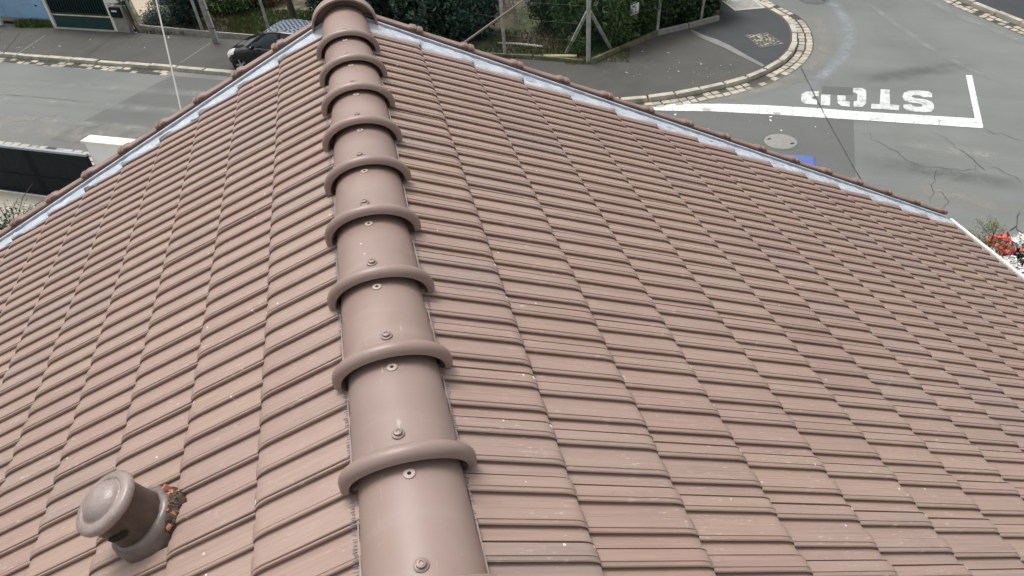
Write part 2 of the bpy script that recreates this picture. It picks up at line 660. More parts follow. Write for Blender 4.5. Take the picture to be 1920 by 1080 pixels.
def cap_mesh(L_=.40, ring=True):
    rows = []
    # far (tucked) end -> near end, slightly bell shaped
    for y, g, dz in ((L_ + .115, .950, -.015), (L_ * .7, .978, -.008), (.10, 1.0, -.001), (.075, 1.005, 0.0)):
        rows.append([p + Vector((0, 0, dz)) for p in arch(RA * g, RB * g, RZ, y, sweep=.05 if y < .12 else 0)])
    mb = MB()
    if ring:
        q = []
        for j in range(9):                  # the bead
            an = math.pi * j / 8
            o = .003 + .026 * math.sin(an)
            q.append((.045 + .028 * math.cos(an), o))
        for y, o in q:
            rows.append([p for p in arch(RA + .012 + o, RB + .006 + o, RZ, y, over=.10, sweep=.05)])
        rows.append([p for p in arch(RA + .014, RB + .008, RZ, .0165, over=.10, sweep=.05)])
        rows.append([p for p in arch(RA + .009, RB + .003, RZ, .022, over=.10, sweep=.05)])
        rows.append([p for p in arch(RA + .004, RB + .000, RZ, .062, over=.10, sweep=.05)])
    # solid sheet: outer skin, then the inner skin
    mb.grid(rows)
    inner = [arch(RA * .985 - .012, RB * .985 - .012, RZ - .004, y) for y in (.125, L_ + .115)]
    mb.grid([rows[-1], inner[0]])
    mb.grid(inner)
    # close the feet of the bead
    for e in (0, -1):
        ring_pts = [rw[e] for rw in rows[3:]]
        mb.add(ring_pts, [tuple(range(len(ring_pts)))])
    me = mb.mesh('ridge_cap', 40)
    me.materials.append(M['cap'])
    return me


def edge_mesh(sg, L_=.40):
    """the pale cut edge along both feet of the cap"""
    mb = MB()
    for s in (sg,):
        rows = []
        for y, g, dz in ((L_ + .04, .975, -.010), (L_ * .7, .985, -.006), (.10, 1.0, -.001), (.072, 1.005, 0)):
            b = Vector((s * RA * g, y, RZ - RB * .215 * g + dz + .012))
            rows.append([b + Vector((s * .0005, 0, .016)), b + Vector((s * .0055, 0, .012)), b + Vector((s * .006, 0, -.012)), b + Vector((0, 0, -.012))])
        mb.grid(rows)
    me = mb.mesh('cut_edge', 30)
    me.materials.append(M['cap_edge'])
    return me


mb = MB()
mb.lathe([(.0185, 0), (.0185, .003), (.016, .0045), (.0125, .005), (.0125, .0085), (.011, .0115), (.006, .0125), (.0045, .0105)], (0, 0, 0), (0, 0, 1), 16, True)
screw_me = mb.mesh('screw', 30)
screw_me.materials.append(M['screw'])
mb = MB()
mb.lathe([(.0185, 0), (.0180, .003), (.012, .0042), (.0068, .0040), (.0060, -.002)], (0, 0, 0), (0, 0, 1), 18)
eye_me = mb.mesh('eyelet', 30)
eye_me.materials.append(M['eyelet'])
mb = MB()
mb.lathe([(.0066, .0008), (.0001, .0009)], (0, 0, 0), (0, 0, 1), 14)
hole_me = mb.mesh('eyelet_hole')
hole_me.materials.append(M['hole'])
cap_me, edge_l, edge_r = cap_mesh(), edge_mesh(-1), edge_mesh(1)
for k in range(-6, 9):
    o = bpy.data.objects.new('ridge_cap', cap_me)
    col.objects.link(o)
    o.parent = house
    o.location = Vector((dxs.get(k, .006), k * .40, ZR + rng.normal(0, .0015))) - hl
    o.rotation_euler = (rng.normal(0, .003), rng.normal(0, .01), (dxs.get(k, 0) - dxs.get(k + 1, 0)) / .4)
    for me, y, z, x in ((screw_me, .125, -.0015, -.003 + rng.normal(0, .004)), (eye_me, .398, -.0155, rng.normal(0, .003)), (hole_me, .398, -.0155, None), (edge_l, 0, 0, 0), (edge_r, 0, 0, 0)):
        c = bpy.data.objects.new(me.name.split('.')[0], me)
        col.objects.link(c)
        c.parent = o
        if x is None:
            x = last
        last = x
        c.location = (x, y, z)
        if me in (eye_me, hole_me):
            c.scale = (.86, .86, 1)
        if me is screw_me:
            c.rotation_euler = (rng.normal(0, .05), rng.normal(0, .06), rng.random() * 3)

# flared end piece over the gable
mb = MB()
ye = 3.74
outer = [arch(RA + .062, RB + .060, ZR + RZ, y, over=.16) for y in (ye, ye + .012, ye + .09)]
mb.grid([arch(RA + .046, RB + .044, ZR + RZ, ye + .004, over=.16), arch(RA + .050, RB + .050, ZR + RZ, ye - .006, over=.16), arch(RA + .060, RB + .060, ZR + RZ, ye - .006, over=.16)] + outer)
inn = [arch(RA + .046, RB + .044, ZR + RZ, y, over=.16) for y in (ye + .004, ye + .09)]
mb.grid(inn[::-1])
mb.grid([outer[-1], inn[-1]])
mb.add(inn[-1], [tuple(range(len(inn[-1])))])
mb.build('ridge_end_piece', M['cap'], house, 40)
mb = MB()
mb.grid([arch(RA, RB, ZR + RZ - .005, y) for y in (3.30, ye + .09)])
mb.build('ridge_end_tube', M['cap'], house, 40)

# brush strip between the caps and the tiles
for s in (-1, 1):
    mb = MB()
    dn, nn = slope_frame(s)
    y = Y0
    while y < GY - .1:
        y += .0078 + rng.random() * .003
        b = Vector((s * (RA + .000), y, ZR + RZ - .004))
        tip = on_slope(s, .176 + rng.random() * .010, y + rng.normal(0, .002), -.006)
        w = Vector((0, .0013, 0))
        mb.add([b - w, b + w, tip + w, tip - w], [(0, 1, 2, 3)])
    o = mb.build('bristle_strip', M['bristle'], house)
    o['kind'] = 'stuff'


# ------------------------------------------------------------------ flashing and verge
def tile_h(s, sd):
    """height of the tile channel above the slope plane at distance sd"""
    k = math.ceil((sd - S0[s]) / CO[s] - 1e-6)
    a = sd - (S0[s] + max(k, 0) * CO[s])
    return -.0335 * min(1, max(0, -a - .05) / (CO[s])) - .004


VS = {}
for s in (-1, 1):
    rows = []
    send = S0[s] + (NK[s] - 1) * CO[s] + .02
    ds = sorted(set(list(np.arange(.10, send, .045)) + [S0[s] + k * CO[s] + e for k in range(NK[s] - 1) for e in (-.006, .012)]))
    for d in ds:
        h = tile_h(s, d)
        ph = (d - S0[s]) / CO[s] % 1
        inner = GY - (.172 if s > 0 else .142) - .014 * math.sin(ph * math.pi) + rng.normal(0, .004)
        j = lambda q: rng.normal(0, q)
        rows.append([on_slope(s, d, inner, h + .010 + j(.001)), on_slope(s, d, inner + .004, h + .017 + j(.001)), on_slope(s, d, GY - (.145 if s > 0 else .135) + j(.004), h + .024 + j(.002)),
                     on_slope(s, d, GY - .115, h + .022 + j(.002)), on_slope(s, d, GY - .074, .012 + j(.0015)), on_slope(s, d, GY - .070, -.022), on_slope(s, d, GY - .054, -.022), on_slope(s, d, GY - .052, .024),
                     on_slope(s, d, GY - .042, .027), on_slope(s, d, GY - .036, .026), on_slope(s, d, GY - .034, .002), on_slope(s, d, GY - .004, .0)])
    mb = MB()
    mb.grid(rows if s < 0 else [r_[::-1] for r_ in rows])
    mb.build('flashing', M['zinc'], house, 50)

    # verge tiles: a rounded bar with a collar over the one below, and a skirt down the gable
    C = CO[s]
    vrows = []
    prof = [(.004, -.06), (.002, .022), (-.012, .034), (-.010, .044), (.002, .051), (.044, .052), (.060, .044), (.068, .026), (.070, -.10), (.055, -.10)]
    a_list = [(-C - .02, .86, -.006), (-.098, .93, -.001), (-.088, 1.03, .004), (-.066, 1.06, .007), (-.050, 1.06, .007), (-.044, .99, .002), (-.036, .99, .002), (-.030, 1.06, .008), (-.004, 1.05, .007), (0.0, .95, -.002)]
    for a, g, dh in a_list:
        cy_, ch = .035, .0
        vrows.append([(a, cy_ + (y - cy_) * g, (h * (g if h > 0 else 1)) + dh + (0 if h > 0 else 0)) for y, h in prof])
    mbv = MB()
    mbv.grid([[Vector(p) for p in r_] for r_ in vrows])
    mbv.add([Vector(p) for p in vrows[-1]], [tuple(range(len(prof)))])
    mbv.add([Vector(p) for p in vrows[0]], [tuple(range(len(prof)))[::-1]])
    me = mbv.mesh('verge_tile', 45)
    me.materials.append(M['verge'])
    VS[s] = me
    dn, nn = slope_frame(s)
    for k in range(NK[s]):
        o = bpy.data.objects.new('verge_tile', me)
        col.objects.link(o)
        o.parent = house
        mm = Matrix((dn, Vector((0, 1, 0)), nn)).transposed().to_4x4()
        mm.translation = on_slope(s, S0[s] + k * C + .02 + rng.normal(0, .003), GY + rng.normal(0, .002), .002) - hl
        o.matrix_basis = mm

# gutter under both eaves
for s in (-1, 1):
    se = S0[s] + (NK[s] - 1) * CO[s]
    c = on_slope(s, se + .012, 0, -.055)
    mb = MB()
    rows = []
    for y in (Y0, GY - .02):
        row = []
        for i in range(13):
            th = math.pi * i / 12
            row.append(Vector((c.x + s * .055 - s * .058 * math.cos(th), y, c.z - .058 * math.sin(th))))
        row.append(Vector((c.x + s * .119, y, c.z + .004)))
        row.append(Vector((c.x + s * .121, y, c.z + .016)))
        row.append(Vector((c.x + s * .117, y, c.z + .021)))
        row.append(Vector((c.x + s * .092, y, c.z + .021)))
        row.append(Vector((c.x + s * .090, y, c.z + .012)))
        rows.append(row)
    mb.grid(rows)
    mb.grid([[p + Vector((0, 0, -.004)) for p in r_] for r_ in rows[::-1]])
    mb.build('gutter', M['white_pvc'], house, 40)

# ------------------------------------------------------------------ roof vent
dn, nn = slope_frame(-1)
d0 = ray(281, 984)
vb = Vector(CAM + d0 * float((np.array(on_slope(-1, 0, 0, 0)) - CAM) @ np.array(nn)) / float(d0 @ np.array(nn)))
vent = empty('roof_vent', vb - hl)
vent.parent = house


VM = Matrix((dn, Vector((0, 1, 0)), nn)).transposed().to_4x4() @ Matrix.Rotation(R(3), 4, 'X') @ Matrix.Scale(.96, 4)


def vpart(mb, name, mat, smooth=35):
    o = link(name, mb.mesh(name, smooth), mat)
    o.parent = vent
    o.matrix_basis = VM
    return o


mb = MB()
mb.lathe([(.122, -.030), (.122, .004), (.120, .022), (.117, .036), (.112, .046), (.103, .052), (.094, .053), (.086, .050)], (0, 0, 0), (0, 0, 1), 40)
o = vpart(mb, 'collar', M['vent_collar'])
for v in o.data.vertices:
    v.co += Vector((0, 0, 0)) + Vector(rng.normal(0, .0012, 3))
mb = MB()
mb.lathe([(.094, .030), (.091, .100), (.092, .150), (.096, .165)], (0, 0, 0), (0, 0, 1), 40)
vpart(mb, 'body', M['vent_body'])
mb = MB()
mb.lathe([(.094, .160), (.102, .163), (.1075, .171), (.1080, .178), (.105, .187), (.097, .1935), (.082, .1965), (.0765, .1955), (.0735, .1925), (.0705, .1935), (.068, .198), (.058, .2090), (.042, .2175), (.022, .2225), (.0005, .2240)], (0, 0, 0), (0, 0, 1), 44)
vpart(mb, 'cap', M['vent_top'], 60)
mb = MB()                                   # the slot in the near side
for q in range(9):
    th0, th1 = R(-112 + q * 5.2), R(-112 + (q + 1) * 5.2)
    e = .012 if 0 < q < 8 else .007
    r_ = .0955
    mb.add([(r_ * math.cos(th0), r_ * math.sin(th0), .110 - e), (r_ * math.cos(th1), r_ * math.sin(th1), .110 - e), (r_ * math.cos(th1), r_ * math.sin(th1), .110 + e), (r_ * math.cos(th0), r_ * math.sin(th0), .110 + e)], [(0, 1, 2, 3)])
vpart(mb, 'slot', M['hole'])
t = NT('mortar_and_terracotta')
p = geo_pos(t)
n1 = t.noise(p, 34, 4, .6)
c = t.mix(t.remap(t.noise(p, 90, 3), .35, .65), (.035, .022, .016), (.13, .085, .065))
c = t.mix(t.remap(n1, .56, .60), c, t.mix(t.remap(t.noise(p, 120, 2), .3, .7), (.40, .15, .09), (.62, .30, .20)))
c = t.mix(t.remap(t.noise(p, 160, 2), .70, .73), c, (.75, .68, .62))
t.bump(t.noise(p, 120, 4, .7), .8, .006)
M['mortar_mix'] = t.out(c, .7, .4)
rows = []
nA = 46
for i in range(nA + 1):
    th = R(128 + 96 * i / nA)
    e_ = math.sin(math.pi * i / nA) ** .5
    row = []
    for j in range(9):
        q = j / 8
        rr = .112 + (.004 + .030 * e_ * math.sin(q * math.pi * .62 + .35)) * (1 if j < 8 else 1) + rng.normal(0, .0022)
        zz = .050 * e_ * (1 - q) - .026 * q + rng.normal(0, .0022)
        row.append(Vector((rr * math.cos(th), rr * math.sin(th), zz)))
    rows.append(row)
mb = MB()
mb.grid(rows)
vpart(mb, 'mortar_fillet', M['mortar_mix'], 25)
for i, (deg, zz, sz) in enumerate(((150, .044, .016), (163, .036, .019), (181, .040, .013), (196, .020, .018), (170, .012, .013), (214, .016, .012))):
    th = R(deg)
    mb = MB()
    c = Vector(((.122 + .006 * (i % 2)) * math.cos(th), (.122 + .006 * (i % 2)) * math.sin(th), zz))
    pts = [c + Vector(rng.normal(0, 1, 3)).normalized() * sz * (.7 + .5 * rng.random()) for _ in range(9)]
    import bmesh
    bm = bmesh.new()
    for q in pts:
        bm.verts.new(q)
    bmesh.ops.convex_hull(bm, input=bm.verts)
    bmesh.ops.delete(bm, geom=[v for v in bm.verts if not v.link_faces], context='VERTS')
    me = bpy.data.meshes.new('terracotta_shard')
    bm.to_mesh(me)
    bm.free()
    me.materials.append(M['terracotta'] if i != 4 else M['mortar'])
    o = link('terracotta_shard', me)
    o.parent = vent
    o.matrix_basis = VM

# ================================================================== THE STREET
KD = (at(1130, 185) - at(0, 97)).normalized()       # direction of the street
M['road'] = asphalt('worn_grey_asphalt', (.118, .126, .122), (.170, .178, .172), (.20, .20, .185), .24, (KD.x, KD.y), .3, .25)
M['road_patch'] = asphalt('newer_asphalt', (.092, .097, .094), (.122, .127, .122), (.15, .15, .14), .22, (KD.x, KD.y), .22, .25)
M['pavement'] = asphalt('dark_pavement_asphalt', (.062, .060, .055), (.090, .087, .080), (.12, .115, .10), None, None, .4, .22, .3)
M['pavement_new'] = asphalt('black_pavement_asphalt', (.036, .039, .043), (.055, .058, .062), (.085, .085, .085), None, None, .35, .2)
M['seam'] = asphalt('dusty_seam', (.14, .14, .13), (.22, .22, .21), (.09, .09, .085), None, None, .5, .3)
M['small_patch'] = asphalt('small_dark_patch', (.094, .099, .096), (.122, .127, .124), (.14, .14, .135), None, None, .3, .25)
M['kerb'] = plain('limestone_kerb', (.42, .395, .33), .85, .34, 3, speck=.6, bump=.4)
M['cobble'] = plain('granite_sett', (.33, .31, .26), .85, .35, 5, speck=.4, bump=.4)
M['cobble_pale'] = plain('limestone_sett', (.43, .39, .31), .85, .32, 5, speck=.4, bump=.4)
M['joint'] = plain('sett_bedding', (.060, .056, .046), .95, .4, 9)
M['soil'] = None
t = NT('garden_soil')
p = geo_pos(t)
n1, n2 = t.noise(p, .55, 5, .65, .5), t.noise(p, 6, 5, .7)
c = t.mix(t.remap(n2, .35, .65), (.075, .063, .046), (.20, .17, .125))
c = t.mix(t.remap(n1, .48, .6, 0, .8), c, t.mix(t.remap(n2, .4, .6), (.022, .038, .012), (.06, .085, .025)))
t.bump(n2, .7, .03)
M['soil'] = t.out(c, .95, .2)
M['ground'] = plain('far_ground', (.12, .12, .085), .95, .35, .5)
M['sand'] = plain('sandy_path', (.40, .34, .25), .95, .2, 3, bump=.3)
M['driveway'] = plain('beige_driveway', (.42, .385, .315), .9, .20, 1.2, speck=.25)
M['concrete'] = plain('weathered_concrete', (.30, .295, .27), .9, .3, 7, speck=.35, bump=.4)
M['concrete_post'] = plain('lichen_concrete', (.36, .37, .34), .9, .35, 7, speck=.5, bump=.4)
M['concrete_moss'] = plain('mossy_concrete', (.16, .155, .095), .95, .45, 5, speck=.5, bump=.5)
M['concrete_pale'] = plain('pale_concrete', (.42, .41, .38), .85, .2, 5, speck=.2, bump=.2)
t = NT('worn_road_paint')
p = geo_pos(t)
w1 = t.noise(p, 9, 6, .72)
w2 = t.n('TexVoronoi', feature='DISTANCE_TO_EDGE', i_Scale=4.2)
pd = t.n('Mix', data_type='VECTOR')
pd.inputs[0].default_value = .12
t.l(p, pd.inputs[4])
nz = t.n('TexNoise', i_Scale=3.0, i_Detail=4)
t.l(p, nz.inputs['Vector'])
t.l(nz.outputs['Color'], pd.inputs[5])
t.l(pd.outputs[1], w2.inputs['Vector'])
c = t.mix(t.remap(t.noise(p, 1.5, 3), .3, .7), (.66, .67, .65), (.80, .81, .80))
c = t.mix(t.remap(w1, .57, .66, 0, .75), c, (.24, .25, .245))
c = t.mix(t.remap(w2.outputs['Distance'], .035, .012, 0, .75), c, (.22, .23, .225))
M['paint'] = t.out(c, .8, .3)
t = NT('scuffed_road_paint')
p = geo_pos(t)
w1 = t.noise(p, 5, 7, .78)
c = t.mix(t.remap(t.noise(p, 1.5, 3), .3, .7), (.50, .52, .50), (.64, .66, .65))
c = t.mix(t.remap(w1, .49, .63, 0, .85), c, (.22, .23, .225))
M['paint_worn'] = t.out(c, .8, .3)
M['crack'] = plain('open_crack', (.05, .052, .05), .95, .3, 20)
M['tar'] = plain('tarred_joint', (.06, .062, .06), .9, .3, 10)
M['cast_iron'] = plain('cast_iron_cover', (.235, .235, .215), .75, .15, 12, speck=.2, bump=.3)
t = NT('pebbled_cover')
p = geo_pos(t)
vo = t.n('TexVoronoi', i_Scale=11.0)
t.l(p, vo.inputs['Vector'])
sep = t.n('SeparateColor')
t.l(vo.outputs['Color'], sep.inputs[0])
c = t.mix(sep.outputs[0], (.13, .125, .10), (.42, .40, .33))
c = t.mix(t.remap(vo.outputs['Distance'], .35, .6, 0, .9), c, (.04, .04, .035))
t.bump(t.math('SUBTRACT', 1.0, vo.outputs['Distance']), .8, .03)
M['pebble'] = t.out(c, .9, .3)


def poly_px(pts, z):
    return [at(x, y, z) for x, y in pts]


def resample(pts, step):
    pts = [Vector((p[0], p[1], 0)) for p in pts]
    seg = [(b - a).length for a, b in zip(pts, pts[1:])]
    tot = sum(seg)
    n = max(1, round(tot / step))
    out = []
    for i in range(n + 1):
        d = tot * i / n
        j = 0
        while j < len(seg) - 1 and d > seg[j]:
            d -= seg[j]
            j += 1
        out.append(pts[j].lerp(pts[j + 1], min(1, d / seg[j])))
    return out


def smooth_line(pts, it=2):
    for _ in range(it):
        q = [pts[0]]
        for a, b in zip(pts, pts[1:]):
            q += [a.lerp(b, .25), a.lerp(b, .75)]
        pts = q + [pts[-1]]
    return pts


def offset(pts, d):
    """to the right of the way"""
    out = []
    for i, p in enumerate(pts):
        t_ = (pts[min(i + 1, len(pts) - 1)] - pts[max(i - 1, 0)])
        nrm = Vector((t_.y, -t_.x, 0)).normalized()
        out.append(p + nrm * d)
    return out


def struct(name, mb, mat, smooth=None):
    o = mb.build(name, mat, None, smooth)
    o['kind'] = 'structure'
    return o


mb = MB()
mb.sheet([(-300, -300, -.25), (300, -300, -.25), (300, 300, -.25), (-300, 300, -.25)])
struct('ground', mb, M['ground'])
# the carriageway: street and side street in one sheet
mb = MB()
c0 = at(1000, 190)
e = Vector((KD.x, KD.y, 0))
nrm = Vector((-KD.y, KD.x, 0))
q = [c0 - e * 60 - nrm * 14, c0 + e * 70 - nrm * 14, c0 + e * 70 + nrm * 40, c0 - e * 60 + nrm * 40]
mb.sheet([(p.x, p.y, 0) for p in q])
road = struct('road', mb, M['road'])

# pavement on the far side, bent round the street corner
kerb_px = [(-200, 80.5), (0, 97), (147, 108), (280, 118.5), (430, 131), (780, 158.5), (1060, 180), (1130, 184), (1190, 181.5), (1227, 177), (1265, 172), (1307, 163), (1352, 154), (1400, 141), (1425, 131), (1447, 120), (1466, 107), (1478, 94),
           (1484, 83), (1486, 71), (1485, 58), (1480, 45), (1471, 33), (1458, 24), (1440, 15), (1420, 5), (1400, -6), (1340, -42)]
ZK = .12
kerb_line = [at(x, y, ZK) for x, y in kerb_px]
kerb_line = [Vector((p.x, p.y, 0)) for p in kerb_line]
ks = kerb_line[:7] + smooth_line(kerb_line[7:], 2)
inner_px = [(1352, -40), (1352, 0), (1349, 38), (1230, 67), (1160, 96), (1105, 120), (946, 108), (780, 97), (600, 84), (410, 72), (220, 59), (108, 52.5), (0, 46), (-200, 32)]
mb = MB()
top = [Vector((p.x, p.y, ZK)) for p in ks] + poly_px(inner_px, ZK)
mb.prism([(p.x, p.y) for p in top], -.1, ZK - .004)
pave = struct('pavement', mb, M['pavement'])
mb = MB()
mb.sheet(poly_px([(1296, 57), (1349, 40), (1354, 0), (1352, -30), (1392, -8), (1416, 6), (1437, 17), (1455, 27), (1468, 36), (1477, 48), (1481, 60), (1482, 72), (1480, 82), (1474, 93), (1462, 105), (1444, 117), (1432, 123), (1392, 103), (1360, 86), (1327, 73)], ZK + .003))
wparent(mb.build('fresh_asphalt', M['pavement_new']), pave)
mb = MB()
mb.sheet(poly_px([(1293, 57), (1299, 56), (1318, 65), (1345, 74), (1367, 84), (1396, 101), (1434, 122), (1429, 125), (1390, 106), (1356, 88.5), (1326, 76), (1312, 69)], ZK + .007))
wparent(mb.build('dusty_seam', M['seam']), pave)
for x0, y0, x1, y1 in ((36, 62, 6, 100), (85, 66, 24, 107), (213, 66, 160, 106), (395, 80, 338, 118)):
    mb = MB()
    a, b = at(x0, y0, ZK + .003), at(x1, y1, ZK + .003)
    w = Vector((.035, .02, 0))
    mb.sheet([a - w, a + w, b + w, b - w])
    wparent(mb.build('pavement_joint', M['seam'] if x0 in (85, 395) else M['tar']), pave)


def kerb_run(line, parent, step, w=.17, mat=None, jitter=.008):
    pts = resample(line, step)
    for a, b in zip(pts, pts[1:]):
        d = (b - a)
        L_ = d.length
        d.normalize()
        n_ = Vector((d.y, -d.x, 0))
        g = .012 + rng.random() * .012
        w_ = w * (1 + rng.normal(0, .08))
        p = [a + d * g - n_ * .0, b - d * g - n_ * .0, b - d * g + n_ * w_, a + d * g + n_ * w_]
        z = ZK + .008 + rng.normal(0, jitter)
        mb = MB()
        inset = .012
        lo = [(q.x, q.y, -.08) for q in p]
        mid = [(q.x, q.y, z - .02) for q in p]
        cen = sum((q for q in p), Vector()) / 4
        tp = [(q + (cen - q).normalized() * .016 * (1 + rng.random())) for q in p]
        tp = [(q.x, q.y, z) for q in tp]
        mb.add(lo + mid + tp, [(0, 1, 5, 4), (1, 2, 6, 5), (2, 3, 7, 6), (3, 0, 4, 7), (4, 5, 9, 8), (5, 6, 10, 9), (6, 7, 11, 10), (7, 4, 8, 11), (8, 9, 10, 11)])
        o = mb.build('kerb_stone', mat or M['kerb'])
        wparent(o, parent)


def sett_run(line, parent, offs, step, size, mat, skip=0.0, z0=.010, jit=.006):
    for i, of in enumerate(offs):
        ln = resample(offset(resample(line, .12), of), step)
        for j, (a, b) in enumerate(zip(ln, ln[1:])):
            if rng.random() < skip:
                continue
            sh = (b - a) * (.5 * (i % 2) + rng.normal(0, .05))
            c = (a + b) / 2 + sh
            d = (b - a).normalized()
            n_ = Vector((d.y, -d.x, 0))
            hx = (b - a).length / 2 - .007 - abs(rng.normal(0, .006))
            hy = size / 2 - .006 - abs(rng.normal(0, .006))
            z = z0 + rng.normal(0, jit)
            rows = []
            for k_, zz in ((1.0, -.07), (1.0, z - .014), (.82, z)):
                rows.append([c + d * hx * sx * k_ + n_ * hy * sy * k_ + Vector((rng.normal(0, .006), rng.normal(0, .006), zz)) for sx, sy in ((-1, 1), (1, 1), (1, -1), (-1, -1))])
            mb = MB()
            mb.grid(rows, True)
            mb.add(rows[2], [(0, 1, 2, 3)])
            wparent(mb.build('sett', random.choice(mat)), parent)


kerb_run(ks[:7], pave, 1.05)
kerb_run(ks[6:], pave, .72)


def gutter_bed(line, o0, o1, name):
    ln = resample(line, .3)
    a, b = offset(ln, o0), offset(ln, o1)
    mb = MB()
    mb.grid([[Vector((p.x, p.y, .004)), Vector((q_.x, q_.y, .004))] for p, q_ in zip(b, a)])
    return struct(name, mb, M['joint'])


gut = gutter_bed(ks[6:], .14, .62, 'gutter_channel')
sett_run(ks[6:], gut, (.285, .500), .235, .205, [M['cobble'], M['cobble_pale'], M['cobble_pale']])
left_line = [kerb_line[1] - (kerb_line[2] - kerb_line[1]) * .4, kerb_line[1], kerb_line[2], kerb_line[3], kerb_line[3].lerp(kerb_line[4], .3)]
gut2 = gutter_bed(left_line, .14, .52, 'gutter_channel')
sett_run(left_line, gut2, (.275, .465), .30, .195, [M['cobble'], M['cobble'], M['cobble_pale']], .06, .008, .008)
# concrete strip further along that gutter
mb = MB()
sl = resample([kerb_line[3].lerp(kerb_line[4], .3), kerb_line[4], kerb_line[5]], .5)
a, b = offset(sl, .15), offset(sl, .50)
mb.grid([[Vector((p.x, p.y, .006)), Vector((q_.x, q_.y, .004))] for p, q_ in zip(b, a)])
wparent(mb.build('gutter_strip', M['seam']), gut2)

# pavement across the side street
rk_px = [(1700, -62), (1770, -24), (1824, 0), (1914, 36), (2000, 72), (2200, 160)]
rk = [at(x, y, ZK) for x, y in rk_px]
rk = [Vector((p.x, p.y, 0)) for p in rk]
mb = MB()
far = offset(rk, -4.0)
mb.prism([(p.x, p.y) for p in rk + far[::-1]], -.1, ZK - .004)
pave2 = struct('pavement', mb, M['pavement_new'])
kerb_run(rk, pave2, .95)
gut3 = gutter_bed(rk, .14, .60, 'gutter_channel')
sett_run(rk, gut3, (.285, .490), .24, .20, [M['cobble_pale'], M['cobble']])

# pavement on the near side, in front of the gate
n0 = [at(-120, 248), at(0, 263.5), at(160, 284), at(420, 318), at(800, 368)]
n0 = [Vector((p.x, p.y, 0)) for p in n0]
gut4 = gutter_bed(n0, 0.0, .80, 'gutter_channel')
sett_run(n0, gut4, (.10, .32, .54), .30, .21, [M['cobble_pale'], M['cobble_pale'], M['cobble']], 0, .012, .010)
mb = MB()
nb = offset(n0, .80)
nc = offset(n0, 2.6)
mb.prism([(p.x, p.y) for p in nb + nc[::-1]], -.1, .03)
struct('pavement', mb, M['driveway'])
mb = MB()
nd = offset(n0, 16)
mb.prism([(p.x, p.y) for p in nc + nd[::-1]], -.1, .024)
struct('driveway', mb, M['driveway'])

# garden ground beyond the fence
mb = MB()
far = [at(1352, -40), at(1352, 0), at(1349, 36), at(1230, 64), at(1160, 93), at(1107, 116), at(946, 106), at(780, 95), at(600, 82), at(410, 70), at(220, 57), at(108, 51), at(-200, 31)]
pts = [(p.x, p.y, .10) for p in far] + [(-60, 90, .10), (30, 90, .10)]
mb.sheet(pts)
garden = struct('garden_soil', mb, M['soil'])
mb = MB()
mb.sheet(poly_px([(268, 44), (300, 30), (318, 12), (352, 8), (352, -30), (232, -30), (250, 10)], .115))
wparent(mb.build('sandy_path', M['sand']), garden)

# ------------------------------------------------------------------ road surface
def road_sheet(name, px, mat, z):
    mb = MB()
    mb.sheet(poly_px(px, z))
    return wparent(mb.build(name, mat), road)


road_sheet('asphalt_patch', [(330, 137.5), (113, 250), (95, 262), (700, 345), (1605, 352), (1600, 224), (1440, 213), (1338, 208), (1240, 207), (1192, 207), (1100, 205), (700, 168)], M['road_patch'], .0035)
road_sheet('asphalt_patch', [(1541, 161.5), (1597, 164), (1599.5, 178), (1540.5, 176.5)], M['small_patch'], .004)
road_sheet('stop_line', [(1192, 205), (1242, 199), (1263, 194.6), (1307, 194.4), (1359, 194.6), (1430, 197), (1530, 202.5), (1600, 208), (1828, 222), (1811, 141), (1822.5, 141), (1844, 240.3), (1594, 223.7), (1442, 214), (1338, 208.7), (1247, 207.2)], M['paint'], .009)


def zp(pts):
    return [(1400 + x / 3.6, 100 + y / 3.6) for x, y in pts]


LET = {
    's': [(1252, 298), (1252, 272), (1228, 256), (1160, 250), (1098, 251), (1062, 266), (1050, 292), (1062, 316), (1098, 330), (1160, 338), (1186, 346), (1184, 360), (1150, 362), (1118, 352), (1110, 343), (1058, 346), (1058, 366),
          (1082, 384), (1140, 393), (1205, 398), (1244, 394), (1263, 378), (1265, 350), (1250, 326), (1212, 312), (1140, 303), (1112, 294), (1122, 283), (1170, 284), (1192, 296)],
    't': [(905, 242), (965, 245), (968, 345), (1030, 350), (1028, 384), (838, 372), (842, 340), (898, 343)],
    'o1': [(722, 235), (775, 233), (800, 244), (807, 262), (808, 335), (785, 360), (722, 362), (722, 326), (745, 320), (748, 276), (736, 265), (718, 262)],
    'o2': [(612, 282), (668, 285), (668, 316), (676, 324), (697, 327), (697, 359), (640, 355), (614, 335)],
    'p1': [(503, 278), (566, 279), (562, 352), (500, 348)],
    'p2': [(398, 258), (487, 256), (486, 290), (455, 286), (438, 298), (450, 310), (478, 312), (474, 346), (395, 340), (368, 322), (370, 276)]}
for k, v in LET.items():
    o = road_sheet('painted_letter', zp(v), M['paint_worn'], .0085)
    o['label'] = {'s': 'worn white letter S of the upside-down STOP', 't': 'worn white letter T of the upside-down STOP', 'o1': 'unbroken half of the patched letter O of STOP', 'o2': 'cut half of the patched letter O of STOP', 'p1': 'stem of the letter P of STOP', 'p2': 'bowl of the letter P of STOP'}[k]


